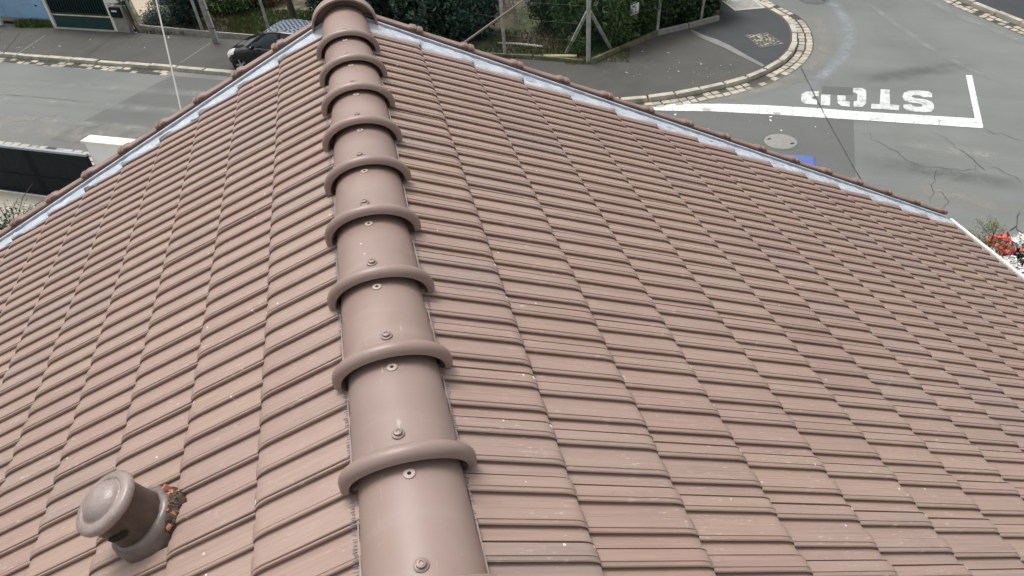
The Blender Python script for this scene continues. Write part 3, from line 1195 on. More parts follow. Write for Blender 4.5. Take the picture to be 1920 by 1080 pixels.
def crack(pts, w, mat, z=.0115, name='crack', jit=.03):
    pts = [Vector(p) for p in pts]
    fine = []
    for a, b in zip(pts, pts[1:]):
        n = max(1, int((b - a).length / .16))
        for i in range(n):
            fine.append(a.lerp(b, i / n) + Vector((rng.normal(0, jit), rng.normal(0, jit), 0)))
    fine.append(pts[-1])
    rows = []
    for i, p in enumerate(fine):
        d = (fine[min(i + 1, len(fine) - 1)] - fine[max(i - 1, 0)]).normalized()
        n_ = Vector((d.y, -d.x, 0))
        ww = w * (.45 + .9 * rng.random()) * (.35 if i in (0, len(fine) - 1) else 1)
        rows.append([Vector((*(p - n_ * ww / 2)[:2], z)), Vector((*(p + n_ * ww / 2)[:2], z))])
    mb = MB()
    mb.grid(rows)
    return wparent(mb.build(name, mat), road)


CR = [[(780, 545), (830, 542), (860, 580), (940, 620), (1030, 690), (1090, 725), (1160, 755), (1280, 775), (1390, 780), (1560, 785)],
      [(1280, 775), (1250, 850), (1245, 880), (1265, 920), (1255, 980), (1240, 1020)], [(1275, 815), (1310, 812), (1340, 795)], [(1265, 930), (1320, 935), (1342, 1000), (1315, 1062)],
      [(1240, 520), (1360, 590), (1430, 640), (1520, 710), (1600, 770), (1612, 792)], [(1600, 770), (1560, 760), (1545, 790)], [(1612, 765), (1700, 770), (1750, 812), (1800, 835), (1860, 880)],
      [(1600, 510), (1680, 545), (1740, 538), (1800, 575), (1900, 600)], [(1205, 770), (1180, 800), (1240, 815)], [(1390, 780), (1380, 810)]]
for c in CR:
    crack([at(x, y, .0115) for x, y in zp(c)], .011, M['crack'])
for c in [[(1917, 399), (1915, 408), (1905.5, 418), (1899.6, 425), (1892, 433)], [(1899.6, 425), (1907, 431), (1925, 441)]]:
    crack([at(x, y, .0115) for x, y in c], .020, M['crack'])
crack([at(x, y, .0125) for x, y in [(1500, 122), (1520, 163), (1545, 213), (1562, 244), (1580, 275), (1603, 318), (1624, 352)]], .024, M['tar'], .0125, 'tarred_joint', .004)

# worn and dusty bands of the asphalt: polished tyre tracks, dust beside the setts
def wear_mat(name, c, k):
    t = NT(name)
    f = t.n('Attribute', attribute_name='rnd').outputs['Fac']
    p = geo_pos(t)
    n = t.remap(t.noise(p, 2.2, 5, .65), .28, .62)
    f = t.math('MULTIPLY', t.math('MULTIPLY', f, n), k)
    t.out(c, .85, .35)
    tr_ = t.n('BsdfTransparent')
    mx = t.n('MixShader')
    t.l(f, mx.inputs[0])
    t.l(tr_.outputs[0], mx.inputs[1])
    t.l(t.b.outputs[0], mx.inputs[2])
    t.l(mx.outputs[0], t.t.nodes['Material Output'].inputs[0])
    return t.m


WM = {'blue': wear_mat('polished_track', (.34, .36, .38), .62), 'dust': wear_mat('kerb_dust', (.30, .29, .26), .6), 'pale': wear_mat('pale_track', (.31, .32, .30), .6), 'dark': wear_mat('oily_track', (.08, .085, .082), .3)}


def wear(px, w, mat, z):
    pts = resample(smooth_line([flat_(at(x, y, z)) for x, y in px], 2), .25)
    V, F, fade = [], [], []
    offs = [-1, -.6, -.2, .2, .6, 1]
    fd = [0, .55, 1, 1, .55, 0]
    for i, p in enumerate(pts):
        d = (pts[min(i + 1, len(pts) - 1)] - pts[max(i - 1, 0)]).normalized()
        n_ = Vector((d.y, -d.x, 0))
        e_ = min(1, i / 4, (len(pts) - 1 - i) / 4)
        for o_, f_ in zip(offs, fd):
            q = p + n_ * o_ * w / 2
            V.append((q.x, q.y, z))
            fade.append(f_ * e_)
    k = len(offs)
    F = [(i * k + j, i * k + j + 1, (i + 1) * k + j + 1, (i + 1) * k + j) for i in range(len(pts) - 1) for j in range(k - 1)]
    me = bpy.data.meshes.new('wear_band')
    me.from_pydata(V, [], F)
    a_ = me.attributes.new('rnd', 'FLOAT', 'POINT')
    a_.data.foreach_set('value', fade)
    me.materials.append(mat)
    wparent(link('wear_band', me), road)


def flat_(v):
    return Vector((v.x, v.y, 0))


wear([(1546, -8), (1575, 20), (1594, 55), (1592, 90), (1565, 125), (1530, 152), (1480, 172)], .62, WM['blue'], .0052)
wear([(1180, 206), (1260, 200), (1340, 186), (1400, 175), (1450, 160), (1490, 143), (1520, 124), (1538, 105), (1545, 80), (1543, 55), (1530, 35), (1505, 14)], .75, WM['dust'], .0056)
wear([(-60, 232), (60, 238), (200, 255), (330, 275)], 1.9, WM['dust'], .0058)
wear([(-60, 182), (100, 190), (280, 205), (420, 217)], .6, WM['pale'], .0062)
wear([(-60, 214), (100, 224), (280, 243), (400, 256)], .5, WM['pale'], .0066)
wear([(-60, 150), (100, 158), (330, 172), (440, 180)], .6, WM['pale'], .0054)
wear([(-60, 174), (40, 179), (130, 188), (200, 195)], .12, WM['dark'], .007)
wear([(1720, -10), (1780, 20), (1850, 50), (1960, 95)], .5, WM['pale'], .0052)
wear([(1620, 0), (1700, 60), (1790, 120), (1900, 160)], .35, WM['pale'], .0056)
wear([(1610, 300), (1700, 312), (1800, 330), (1950, 352)], .7, WM['dark'], .0052)
wear([(1610, 265), (1700, 268), (1800, 285), (1950, 300)], .9, WM['pale'], .0056)
wear([(1650, 345), (1750, 362), (1850, 380), (1960, 400)], .9, WM['dust'], .006)
wear([(1590, 150), (1680, 140), (1760, 128), (1840, 120)], .9, WM['dark'], .006)

# covers in the road and pavement
def disc_cover(name, c, r, z, mat, label, cat, rings=3):
    e_ = empty(name, (c.x, c.y, 0))
    tag(e_, label, cat)
    mb = MB()
    mb.lathe([(r, -.05), (r, z + .010), (r - .012, z + .014), (.001, z + .016)], (c.x, c.y, 0), (0, 0, 1), 40)
    mb.build('lid', mat, e_, 30)
    mb = MB()
    mb.lathe([(r + .075, -.05), (r + .075, z + .006), (r + .012, z + .009), (r + .012, -.05)], (c.x, c.y, 0), (0, 0, 1), 40)
    mb.build('frame', M['small_patch'], e_, 30)
    for th in (2.4, 5.5):
        mb = MB()
        mb.box((c.x + r * .72 * math.cos(th), c.y + r * .72 * math.sin(th), z + .0165), (.09, .045, .006), Matrix.Rotation(th + .9, 3, 'Z'))
        mb.build('lift_hole', M['hole'], e_)
    return e_


disc_cover('manhole_cover', at(1463.5, 265.5, 0), .375, 0, M['cast_iron'], 'round grey manhole cover in dark asphalt beside the stop line', 'manhole cover')
disc_cover('manhole_cover', at(1527, -1, 0), .42, -.004, M['road_patch'], 'round dark manhole cover up the side street', 'manhole cover')


def rect_cover(name, px, z, inner, frame, label, inset=.18, parts=('infill', 'frame')):
    P = poly_px(px, z)
    c = sum(P, Vector()) / 4
    e_ = empty(name, (c.x, c.y, 0))
    tag(e_, label, 'access cover')
    I = [p.lerp(c, inset) for p in P]
    for i in range(4):
        a, b, d, f_ = P[i], P[(i + 1) % 4], I[(i + 1) % 4], I[i]
        mb = MB()
        mb.prism([(a.x, a.y), (b.x, b.y), (d.x, d.y), (f_.x, f_.y)], z - .05, z + .006)
        mb.build(parts[1] + '_edge', frame, e_)
    mb = MB()
    I = [p.lerp(c, .03) for p in I]
    mb.prism([(p.x, p.y) for p in I], z - .05, z + .003)
    mb.build(parts[0], inner, e_)
    return e_


rect_cover('pavement_cover', [(1396, 65.5), (1438, 61), (1471, 82.5), (1426, 90)], ZK + .004, M['pebble'], M['small_patch'], 'pebble-filled square cover set in the black pavement at the street corner', .10)
rect_cover('pavement_cover', [(1353, 2), (1412, -3), (1436, 15), (1378, 20)], ZK + .004, M['concrete'], M['concrete_pale'], 'square cover in a pale concrete frame beside the glossy hedge', .22)

# scattered petals and litter
mb = MB()
M['petal'] = plain('white_petal', (.72, .70, .66), .8, .1)
for i in range(80):
    if i < 42:
        p = at(rng.uniform(1120, 1400), rng.uniform(95, 165), ZK + .004)
        q_ = pix(np.array(p))
        if q_[1] < 116 - (q_[0] - 1105) * .42 + 8:
            continue
    elif i < 58:
        p = at(rng.uniform(1230, 1560), rng.uniform(212, 265), .010)
    else:
        p = at(rng.uniform(0, 420), rng.uniform(70, 90), ZK + .004)
    sz = .010 + rng.random() ** 4 * .028
    th = rng.random() * 6.28
    u_ = Vector((math.cos(th), math.sin(th), .15)) * sz
    v_ = Vector((-math.sin(th), math.cos(th), .1)) * sz * .6
    mb.add([p - u_ - v_, p + u_ - v_, p + u_ + v_, p - u_ + v_], [(0, 1, 2, 3)])
o = mb.build('fallen_petals', M['petal'])
tag(o, 'white petals and scraps scattered over pavement and road', 'petals', None, 'stuff')

# ================================================================== WALLS AND GATES
M['anthracite'] = plain('anthracite_metal', (.011, .016, .021), .75, .15, 6, 0.0, .2)
M['anthracite_rail'] = plain('grey_blue_rail', (.26, .31, .37), .4, .15, 6)
M['blue'] = plain('light_blue_paint', (.27, .46, .66), .75, .14, 1.6, speck=.18)
M['green'] = plain('dark_green_paint', (.006, .028, .028), .45, .2, 5)
M['green_light'] = plain('green_panel', (.010, .046, .048), .45, .2, 5)
M['white_paint'] = plain('white_post_paint', (.76, .75, .70), .75, .12, 3, speck=.25)
M['steel'] = plain('galvanised_steel', (.55, .58, .60), .4, .15, 8, .4)
M['cable'] = plain('grey_cable', (.30, .295, .28), .6, .1)
M['cable_brown'] = plain('brown_cable', (.17, .13, .11), .6, .1)
M['paper'] = plain('white_sheet', (.80, .80, .82), .6, .04)
M['bark'] = plain('grey_bark', (.10, .08, .06), .95, .4, 20, bump=.6)
M['wood'] = plain('raw_timber', (.40, .33, .20), .85, .25, 10, bump=.3)


def flat(v, z=0.0):
    return Vector((v.x, v.y, z))


# dark sliding gate of the house drive
GH = 1.32
gA, gB = flat(at(-70, 263.5, GH)), flat(at(162, 289, GH))
gd = (gB - gA).normalized()
gn = Vector((gd.y, -gd.x, 0))
gate = empty('sliding_gate', tuple((gA + gB) / 2))
tag(gate, 'anthracite sliding gate of ribbed panels across the beige drive', 'gate')
gl = (gB - gA).length
zl, zm, zt = .10, .56, GH - .05
posts = [0.0, gl * .415, gl * .70, gl]
px_mid = flat(at(62, 305, .9))
dm = (px_mid - gA).dot(gd)
posts = [0.03, dm, gl - .03]
for d in posts:
    for e_ in ((-.05, .05) if d == dm else (0,)):
        mb = MB()
        a = gA + gd * (d + e_)
        mb.bar(a + Vector((0, 0, zl - .04)), a + Vector((0, 0, GH - .06)), .06, .06)
        mb.build('gate_post', M['anthracite'], gate)
for z0, z1, nm in ((GH - .05, GH, 'top_rail'), (zm - .012, zm + .012, 'middle_rail'), (zl - .05, zl, 'bottom_rail')):
    mb = MB()
    zz = (z0 + z1) / 2
    mb.bar(gA + Vector((0, 0, zz)), gB + Vector((0, 0, zz)), .075, z1 - z0)
    mb.build(nm, M['anthracite_rail'] if nm == 'top_rail' else M['anthracite'], gate)
slat = MB()
slat.box((0, 0, (zl + zt) / 2), (.088, .022, zt - zl), None)
sme = slat.mesh('slat')
sme.materials.append(M['anthracite'])
d = .08
while d < gl - .06:
    o = bpy.data.objects.new('slat', sme)
    col.objects.link(o)
    o.parent = gate
    p = gA + gd * d
    o.location = p - Vector(gate.location) + gn * rng.normal(0, .001)
    o.rotation_euler = (0, 0, math.atan2(gd.y, gd.x))
    d += .094
mb = MB()
mb.bar(gA - gd * .5 + gn * .05 + Vector((0, 0, .035)), gB - gd * .25 + gn * .05 + Vector((0, 0, .035)), .05, .03)
o = mb.build('ground_rail', M['white_paint'], gate)

# white wall at the end of the gate
WH = 1.52
WH = min((abs((flat(at(153, 264.5, 1.2 + .02 * i)) - gA).dot(gn) + .02), 1.2 + .02 * i) for i in range(70))[1]
wp = [at(153, 264.5, WH), at(172, 252.5, WH), at(330, 267.5, WH), at(318, 281, WH)]
w0 = [flat(p) for p in wp]
dirw = (w0[3] - w0[0]).normalized()
w0[3] = w0[0] + dirw * 5.0
w0[2] = w0[1] + dirw * 5.0
c = sum(w0, Vector()) / 4
wall = empty('boundary_wall', (c.x, c.y, 0))
tag(wall, 'white rendered garden wall with a flat cap, at the end of the dark gate', 'wall')
mb = MB()
ins = [p.lerp(c, .0) for p in w0]
thick = (w0[1] - w0[0]).normalized()
mb.prism([(p.x, p.y) for p in (w0[0] + thick * .05, w0[1] - thick * .05, w0[2] - thick * .05, w0[3] + thick * .05)], -.1, WH - .06)
mb.build('wall_body', M['white_wall'], wall)
mb = MB()
ex_ = dirw * .05
mb.prism([(p.x, p.y) for p in (w0[0] - ex_, w0[1] - ex_, w0[2], w0[3])], WH - .062, WH)
bevel(mb.build('cap', M['white_paint'], wall), .012)
mb = MB()
lp = w0[0] + dirw * .75 + Vector((0, 0, .80))
mb.box(lp + thick * .03, (.05, .10, .07))
mb.build('gate_catch', M['anthracite'], wall)

# ---- far side: blue plate fence, green gate, letterboxes
ZP = ZK
bA, bB = flat(at(-90, 30, ZP)), flat(at(98, 44, ZP))
bd = (bB - bA).normalized()
bn = Vector((bd.y, -bd.x, 0))
fence = empty('plate_fence', tuple((bA + bB) / 2))
tag(fence, 'light blue concrete plate fence beside the green gate', 'fence')
bl = (bB - bA).length
dj = (flat(at(22, 36, ZP)) - bA).dot(bd)
cuts = [0.0, dj - 2.0, dj, bl - .03]
for a, b in zip(cuts, cuts[1:]):
    if b - a < .1:
        continue
    for r_ in range(4):
        mb = MB()
        z0 = ZP + .14 + r_ * .52
        pa, pb = bA + bd * (a + .012), bA + bd * (b - .012)
        mb.bar(pa + Vector((0, 0, z0 + .25)), pb + Vector((0, 0, z0 + .25)), .05, .505)
        o = bevel(mb.build('plate', M['blue'], fence), .01)
        mb = MB()
        q_ = pb - bd * .35 + bn * .03 + Vector((0, 0, z0 + .5))
        mb.box(q_, (.09, .02, .05), Matrix((bd, bn, Vector((0, 0, 1)))).transposed())
        mb.build('fixing', M['anthracite'], fence)
mb = MB()
mb.bar(bA - bn * .01 + Vector((0, 0, ZP + .06)), bB - bn * .01 + Vector((0, 0, ZP + .06)), .09, .14)
mb.build('base_plate', M['concrete'], fence)
mb = MB()
a = flat(at(3, 44, ZP)) + bn * .12
mb.prism([(a.x - .14, a.y - .1), (a.x + .14, a.y - .1), (a.x + .14, a.y + .1), (a.x - .14, a.y + .1)], 0, 1.0)
o = mb.build('stub_post', M['white_paint'])
tag(o, 'short white post against the blue plate fence', 'post')

qA, qB = flat(at(108, 51, ZP)), flat(at(219, 57.5, ZP))
qd = (qB - qA).normalized()
qn = Vector((qd.y, -qd.x, 0))
ql = (qB - qA).length
gg = empty('double_gate', tuple((qA + qB) / 2))
tag(gg, 'dark green double gate of vertical slats between two white posts', 'gate')
up = lambda z: Vector((0, 0, z))
for side, d in (('a', -.04), ('b', ql + .04)):
    mb = MB()
    a = qA + qd * d
    mb.bar(a + up(0), a + up(2.1), .15 if side == 'a' else .12, .13, (qd.x, qd.y, 0))
    bevel(mb.build('white_post', M['white_paint'], gg), .012)
for leaf in (0, 1):
    a, b = qA + qd * (.04 + leaf * (ql / 2 - .035)), qA + qd * (ql / 2 - .001 + leaf * (ql / 2 - .03))
    lf = (b - a).length
    mb = MB()
    mb.bar(a + up(ZP + .24), b + up(ZP + .24), .04, .36)
    kick = mb.build('kick_panel', M['green_light'], gg)
    for z in (ZP + .05, ZP + .44, ZP + .56, ZP + 1.8):
        mb = MB()
        mb.bar(a + qn * .022 + up(z), b + qn * .022 + up(z), .03, .035)
        mb.build('rail', M['green_light'], gg)
    mb = MB()
    mb.bar(a + up(ZP + 1.15), b + up(ZP + 1.15), .02, 1.3)
    mb.build('back_sheet', M['green'], gg)
    n = 11
    for i in range(n):
        mb = MB()
        p = a.lerp(b, (i + .5) / n)
        mb.bar(p + qn * .02 + up(ZP + .58), p + qn * .02 + up(ZP + 1.78), .025, lf / n * .72, (qn.x, qn.y, 0))
        mb.build('slat', M['green'], gg)
mb = MB()
mb.bar(qA + qn * .07 + up(ZP + .005), qB + qn * .07 + up(ZP + .005), .12, .03)
mb.build('sill', M['concrete_pale'], gg)

lb = empty('letterbox_pillar', tuple(qB + qd * .45))
tag(lb, 'stone pillar with two letterboxes beside the green gate', 'letterbox')
Mq = Matrix((qd, qn, Vector((0, 0, 1)))).transposed()
mb = MB()
mb.box(qB + qd * .40 - qn * .02 + up(.50), (.55, .22, 1.0), Mq)
bevel(mb.build('pillar', M['concrete'], lb), .02)
for z, mt, nm in ((1.30, M['paper'], 'pale_letterbox'), (.82, M['anthracite'], 'dark_letterbox')):
    mb = MB()
    mb.box(qB + qd * .40 + qn * (.115 if z < 1 else .0) + up(z), (.44, .12 if z < 1 else .26, .34), Mq)
    bevel(mb.build(nm, mt, lb), .015)
    mb = MB()
    mb.box(qB + qd * .40 + qn * (.178 if z < 1 else .133) + up(z + .06), (.22, .008, .05), Mq)
    mb.build('slot', M['paper'] if z < 1 else M['steel'], lb)

# wheelie bins
def bin_(base, ang, mat, lidm, label, h=1.02, w=.56, dpt=.62):
    e_ = empty('wheelie_bin', (base.x, base.y, 0))
    e_.rotation_euler = (0, 0, ang)
    tag(e_, label, 'bin')

    def part(mb, nm, mt, bv=.02):
        o = link(nm, mb.mesh(nm), mt, e_)
        return bevel(o, bv, 3)
    mb = MB()
    rows = []
    for z, k in ((.08, .74), (.5, .86), (h - .06, .97), (h - .05, 1.04), (h, 1.04)):
        rows.append([Vector((sx * w / 2 * k, sy * dpt / 2 * k, z)) for sx, sy in ((-1, -1), (1, -1), (1, 1), (-1, 1))])
    mb.grid(rows, True)
    mb.add(rows[0], [(3, 2, 1, 0)])
    part(mb, 'body', mat)
    mb = MB()
    rows = []
    for z, k in ((h + .002, 1.08), (h + .03, 1.08), (h + .055, .96), (h + .07, .6)):
        rows.append([Vector((sx * w / 2 * k, sy * dpt / 2 * k - .01, z)) for sx, sy in ((-1, -1), (1, -1), (1, 1), (-1, 1))])
    mb.grid(rows, True)
    mb.add(rows[-1], [(0, 1, 2, 3)])
    lid = part(mb, 'lid', lidm)
    mb = MB()
    mb.tube([(-w * .4, dpt / 2 + .07, h - .02), (w * .4, dpt / 2 + .07, h - .02)], .018)
    part(mb, 'handle', mat, .002)
    for sx in (-1, 1):
        mb = MB()
        mb.tube([(sx * w * .40, dpt / 2 + .01, .10), (sx * w * .52, dpt / 2 + .01, .10)], .10, 18)
        part(mb, 'wheel', M['anthracite'], .01)
    return e_


M['bin_blue'] = plain('blue_plastic', (.075, .125, .36), .5, .1, 4)
M['bin_green'] = plain('green_plastic', (.012, .06, .035), .45, .15, 4)
bin_(at(1479, 308, 1.05), math.atan2(KD.y, KD.x) + .05, M['bin_blue'], M['bin_blue'], 'blue wheelie bin by the road in front of the eave', 1.02, .95, .75)
bin_(at(233, 26, .5) + Vector((-.1, .5, 0)), .35, M['bin_green'], M['bin_green'], 'dark green bin in the yard behind the letterboxes', .85, .5, .5)

# ================================================================== FENCE, POLES
wf = empty('wire_fence', tuple(flat(at(946, 105, 0))))
tag(wf, 'wire mesh fence on lichen-grey concrete posts round the corner garden', 'fence')


def lean_post(px0, px1, h, w, mat, name, parent, z=.10, taper=1.0, lean=.55):
    """post from its foot; leans part of the way towards the tilt that the photo shows"""
    f = at(px0[0], px0[1], z)
    d_ = ray(px1[0], px1[1])
    s_ = ((np.array(f) - CAM)[:2] @ d_[:2]) / (d_[:2] @ d_[:2])
    tp = Vector(CAM + d_ * s_)
    ax = (tp - f).normalized()
    ax = Vector((0, 0, 1)).lerp(ax, lean).normalized()
    if ax.z < 0:
        ax = Vector((0, 0, 1))
    mb = MB()
    mb.tube([f - ax * .1, f + ax * h * .5, f + ax * h], [w * .72, w * .72 * (1 + taper) / 2, w * .72 * taper], 4)
    o = mb.build(name, mat)
    if parent:
        wparent(o, parent)
    return bevel(o, .008), f, ax


posts_px = [((262, 56), (232, 0)), ((381, 60), (357, 0)), ((508, 66), (485, 0)), ((788, 72), (770, 0)), ((947, 104), (938, 0)), ((1103, 118), (1105, 0)), ((1231, 65), (1240, 0)), ((1312, 44), (1322, 0))]
feet = []
for a, b in posts_px:
    o, f, ax = lean_post(a, b, 2.05, .085 if a[0] != 1103 else .105, M['concrete_post'], 'concrete_post', wf)
    feet.append((f, ax))
# braces of the corner post
cp, cax = feet[5]
for px in ((1061, 101), (1148, 96)):
    f = at(px[0], px[1], .10)
    mb = MB()
    mb.tube([f, cp + cax * 1.45 + (f - cp).normalized() * .06], .058, 4)
    mb.build('brace', M['concrete_post'], wf)
# tension wires and mesh
for (a, xa), (b, xb) in zip(feet[2:], feet[3:]):
    for hh in (.12, .62, 1.12, 1.62, 1.95):
        mb = MB()
        mb.tube([a + xa * hh, b + xb * hh], .0022, 3)
        mb.build('tension_wire', M['green'], wf)
    mb = MB()
    L_ = (b - a).length
    n = int(L_ / .11)
    for i in range(-16, n):
        for sg in (0, 1):
            p0, p1 = (i / n, 0.08), ((i + 16) / n, 1.92)
            if sg:
                p0, p1 = (p0[0], p1[1]), (p1[0], p0[1])
            t0, t1 = max(0, p0[0]), min(1, p1[0])
            if t1 <= t0:
                continue
            k = (p1[1] - p0[1]) / (p1[0] - p0[0])
            h0, h1 = p0[1] + (t0 - p0[0]) * k, p0[1] + (t1 - p0[0]) * k
            mb.tube([a.lerp(b, t0) + xa * h0, a.lerp(b, t1) + xb * h1], .0016, 3, False)
    o = mb.build('wire_mesh', M['green_light'], wf)
    o['kind'] = 'stuff'
# low concrete footing boards of the fence
foot_px = [(262, 54), (400, 67), (520, 77), (700, 90), (860, 101), (1000, 108), (1095, 117)]
for (x0, y0), (x1, y1) in zip(foot_px, foot_px[1:]):
    mb = MB()
    a, b = at(x0, y0, ZK), at(x1, y1, ZK)
    dd = (b - a).normalized()
    mb.bar(a + dd * .02 + up(.0), b - dd * .02 + up(.0), .07, .30 if x0 < 600 else .16)
    bevel(mb.build('footing_board', M['concrete'] if x0 < 600 else M['concrete_moss'], wf), .012)
foot_px = [(1108, 120), (1162, 96), (1230, 66), (1290, 52), (1348, 37)]
for i, ((x0, y0), (x1, y1)) in enumerate(zip(foot_px, foot_px[1:])):
    mb = MB()
    a, b = at(x0, y0, ZK), at(x1, y1, ZK)
    dd = (b - a).normalized()
    mb.bar(a + dd * .02 + up(.02), b - dd * .02 + up(.02), .10, .26)
    bevel(mb.build('footing_board', M['concrete_moss'] if i < 2 else M['concrete'], wf), .015)

# street pole with its cable duct, and lesser posts
pole = empty('utility_pole', tuple(flat(at(408, 79, 0))))
tag(pole, 'grey concrete utility pole with a steel cable duct, at the back of the pavement', 'pole')
o, f, ax = lean_post((405, 79), (374, 0), 7.5, .17, M['concrete'], 'shaft', pole, ZK, .7)
side = Vector((KD.x, KD.y, 0))
mb = MB()
mb.bar(f + side * .135 + ax * .0 - Vector((0, .05, 0)), f + side * .115 + ax * 6.0 - Vector((0, .05, 0)), .06, .05)
mb.build('cable_duct', M['steel'], pole)
for h in (.5, 1.1, 1.7, 2.3):
    mb = MB()
    mb.bar(f + side * .10 + ax * h - Vector((0, .052, 0)), f + side * .17 + ax * h - Vector((0, .052, 0)), .065, .035)
    mb.build('duct_clip', M['anthracite'], pole)
o, f, ax = lean_post((258, 58), (211, 0), 2.3, .06, M['bark'], 'timber_stay', None, ZK, .9)
tag(o, 'slanting weathered timber stay beside the letterboxes', 'post')

# service cables that leave the gable of the house
def gable_point(x, y, yy):
    d_ = ray(x, y)
    return Vector(CAM + d_ * (yy - CAM[1]) / d_[1])


for pxs, vp, r_, mt, lab in (((345, 224), (154, -595), .0075, M['cable'], 'pale grey service cable running from the gable over the street'), ((845, 92), (1776, -595), .008, M['cable_brown'], 'thin brown cable rising from the verge past the dark laurels')):
    a = gable_point(pxs[0], pxs[1] + 6, GY + .05)
    d_ = Vector(ray(*vp)).normalized()
    pts = [a + d_ * s_ + up(-.0006 * s_ * (24 - s_)) for s_ in np.linspace(0, 24, 15)]
    mb = MB()
    mb.tube(pts, r_, 8)
    o = mb.build('overhead_cable', mt, None, 60)
    tag(o, lab, 'cable')

# paper notice on the fence
mb = MB()
nb_ = gable_point(1190, 17, feet[5][0].y + (feet[6][0].y - feet[5][0].y) * .62 - .35)
e_ = (feet[6][0] - feet[5][0]).normalized()
mb.box(nb_, (.34, .006, .30), Matrix((e_, Vector((e_.y, -e_.x, 0)), Vector((0, 0, 1)))).transposed())
o = mb.build('paper_notice', M['paper'])
tag(o, 'blank white notice sheet hung on the wire fence', 'notice')
# timber and litter in the garden
for px, L_, w, lab in (((1050, 106), 1.0, .16, 'pale split plank on the ground inside the fence'), ((975, 84), 1.5, .09, 'thin fallen branch behind the fence post'), ((1178, 69), .7, .20, 'yellowed board end under the corner hedge')):
    p = at(px[0], px[1], .16)
    mb = MB()
    th = math.atan2(KD.y, KD.x) + {1050: .1, 975: -.06, 1178: .55}[px[0]]
    d_ = Vector((math.cos(th), math.sin(th), 0))
    if px[0] == 975:
        mb.tube([p - d_ * L_ / 2, p + up(.02), p + d_ * L_ / 2], [.03, .04, .035], 6)
    else:
        mb.bar(p - d_ * L_ / 2, p + d_ * L_ / 2 + up(.03), w, .05)
    o = bevel(mb.build('timber', M['wood'] if px[0] != 975 else M['concrete_pale']), .01)
    tag(o, lab, 'timber')

# ================================================================== PLANTS
def leaf_mat(name, dark, light, rough=.5, hue=None):
    t = NT(name)
    r = t.n('Attribute', attribute_name='rnd').outputs['Fac']
    c = t.ramp(r, [(0, dark), (.55, tuple((a + b) / 2 for a, b in zip(dark, light))), (.9, light), (1, hue or light)])
    t.b.inputs['Transmission Weight'].default_value = 0
    return t.out(c, rough, .4)


LM = {'laurel': leaf_mat('laurel_leaf', (.014, .036, .026), (.058, .108, .070), .36, (.10, .165, .10)),
      'bamboo': leaf_mat('light_hedge_leaf', (.030, .066, .020), (.092, .160, .044), .5, (.12, .16, .05)),
      'glossy': leaf_mat('glossy_leaf', (.015, .034, .012), (.055, .10, .032), .35, (.10, .14, .06)),
      'conifer': leaf_mat('blue_conifer_leaf', (.010, .030, .026), (.040, .080, .060), .55, (.08, .12, .09)),
      'juniper': leaf_mat('silver_leaf', (.055, .085, .070), (.15, .20, .16), .6, (.25, .30, .24)),
      'grass': leaf_mat('grass_blade', (.035, .075, .014), (.100, .170, .035), .6, (.15, .16, .06)),
      'dry': leaf_mat('dry_herb', (.06, .055, .025), (.16, .15, .07), .7, (.24, .21, .12)),
      'olive': leaf_mat('yellow_green_leaf', (.09, .10, .035), (.24, .25, .10), .6, (.26, .26, .12)),
      'dark': leaf_mat('dark_leaf', (.012, .022, .012), (.035, .055, .028), .5, (.05, .08, .04)),
      'cream': leaf_mat('cream_flower', (.42, .40, .30), (.70, .68, .58), .7, (.80, .78, .72)),
      'whitefl': leaf_mat('white_petal_cluster', (.62, .62, .58), (.84, .84, .82), .6, (.86, .86, .86)),
      'redfl': leaf_mat('coral_petal_cluster', (.55, .10, .08), (.75, .20, .16), .6, (.80, .32, .26)),
      'rust': leaf_mat('rusty_leaf', (.16, .07, .015), (.30, .14, .03), .6, (.36, .20, .05))}


def leaves(name, mat, cen, rad, n, size, parent=None, clumps=30, spread=.22, slim=.45, upb=.3, shell=.6, droop=0.0):
    cen, rad = np.array(cen), np.array(rad)
    d = rng.normal(size=(clumps, 3))
    d /= np.linalg.norm(d, axis=1)[:, None]
    rr = shell + (1 - shell) * rng.random(clumps)
    cc = d * rr[:, None]
    br = rng.random(clumps)
    idx = rng.integers(0, clumps, n)
    p = cc[idx] + rng.normal(0, spread, (n, 3))
    nrm = np.linalg.norm(p, axis=1)
    lim = 1.08 + .12 * rng.random(n)
    p *= np.minimum(1, lim / np.maximum(nrm, 1e-6))[:, None]
    pos = cen + p * rad
    pos[:, 2] = np.maximum(pos[:, 2], .13)
    a = rng.normal(size=(n, 3)) + np.array([0, 0, -droop])
    a /= np.linalg.norm(a, axis=1)[:, None]
    out = p / np.maximum(nrm, 1e-6)[:, None] + rng.normal(0, .6, (n, 3)) + np.array([0, 0, upb])
    b = np.cross(a, out)
    b /= np.maximum(np.linalg.norm(b, axis=1), 1e-6)[:, None]
    s_ = size * (.6 + .8 * rng.random(n))[:, None]
    c3 = np.cross(a, b)
    V = np.stack([pos - a * s_, pos + b * s_ * slim + c3 * s_ * .12, pos + a * s_, pos - b * s_ * slim + c3 * s_ * .12], 1).reshape(-1, 3)
    F = np.arange(4 * n).reshape(n, 4)
    rnd = np.clip(.55 * br[idx] + .5 * rng.random(n) - .02, 0, 1)
    o = link(name, np_mesh(name, V, F, None, rnd, mat))
    if parent:
        wparent(o, parent)
    return o


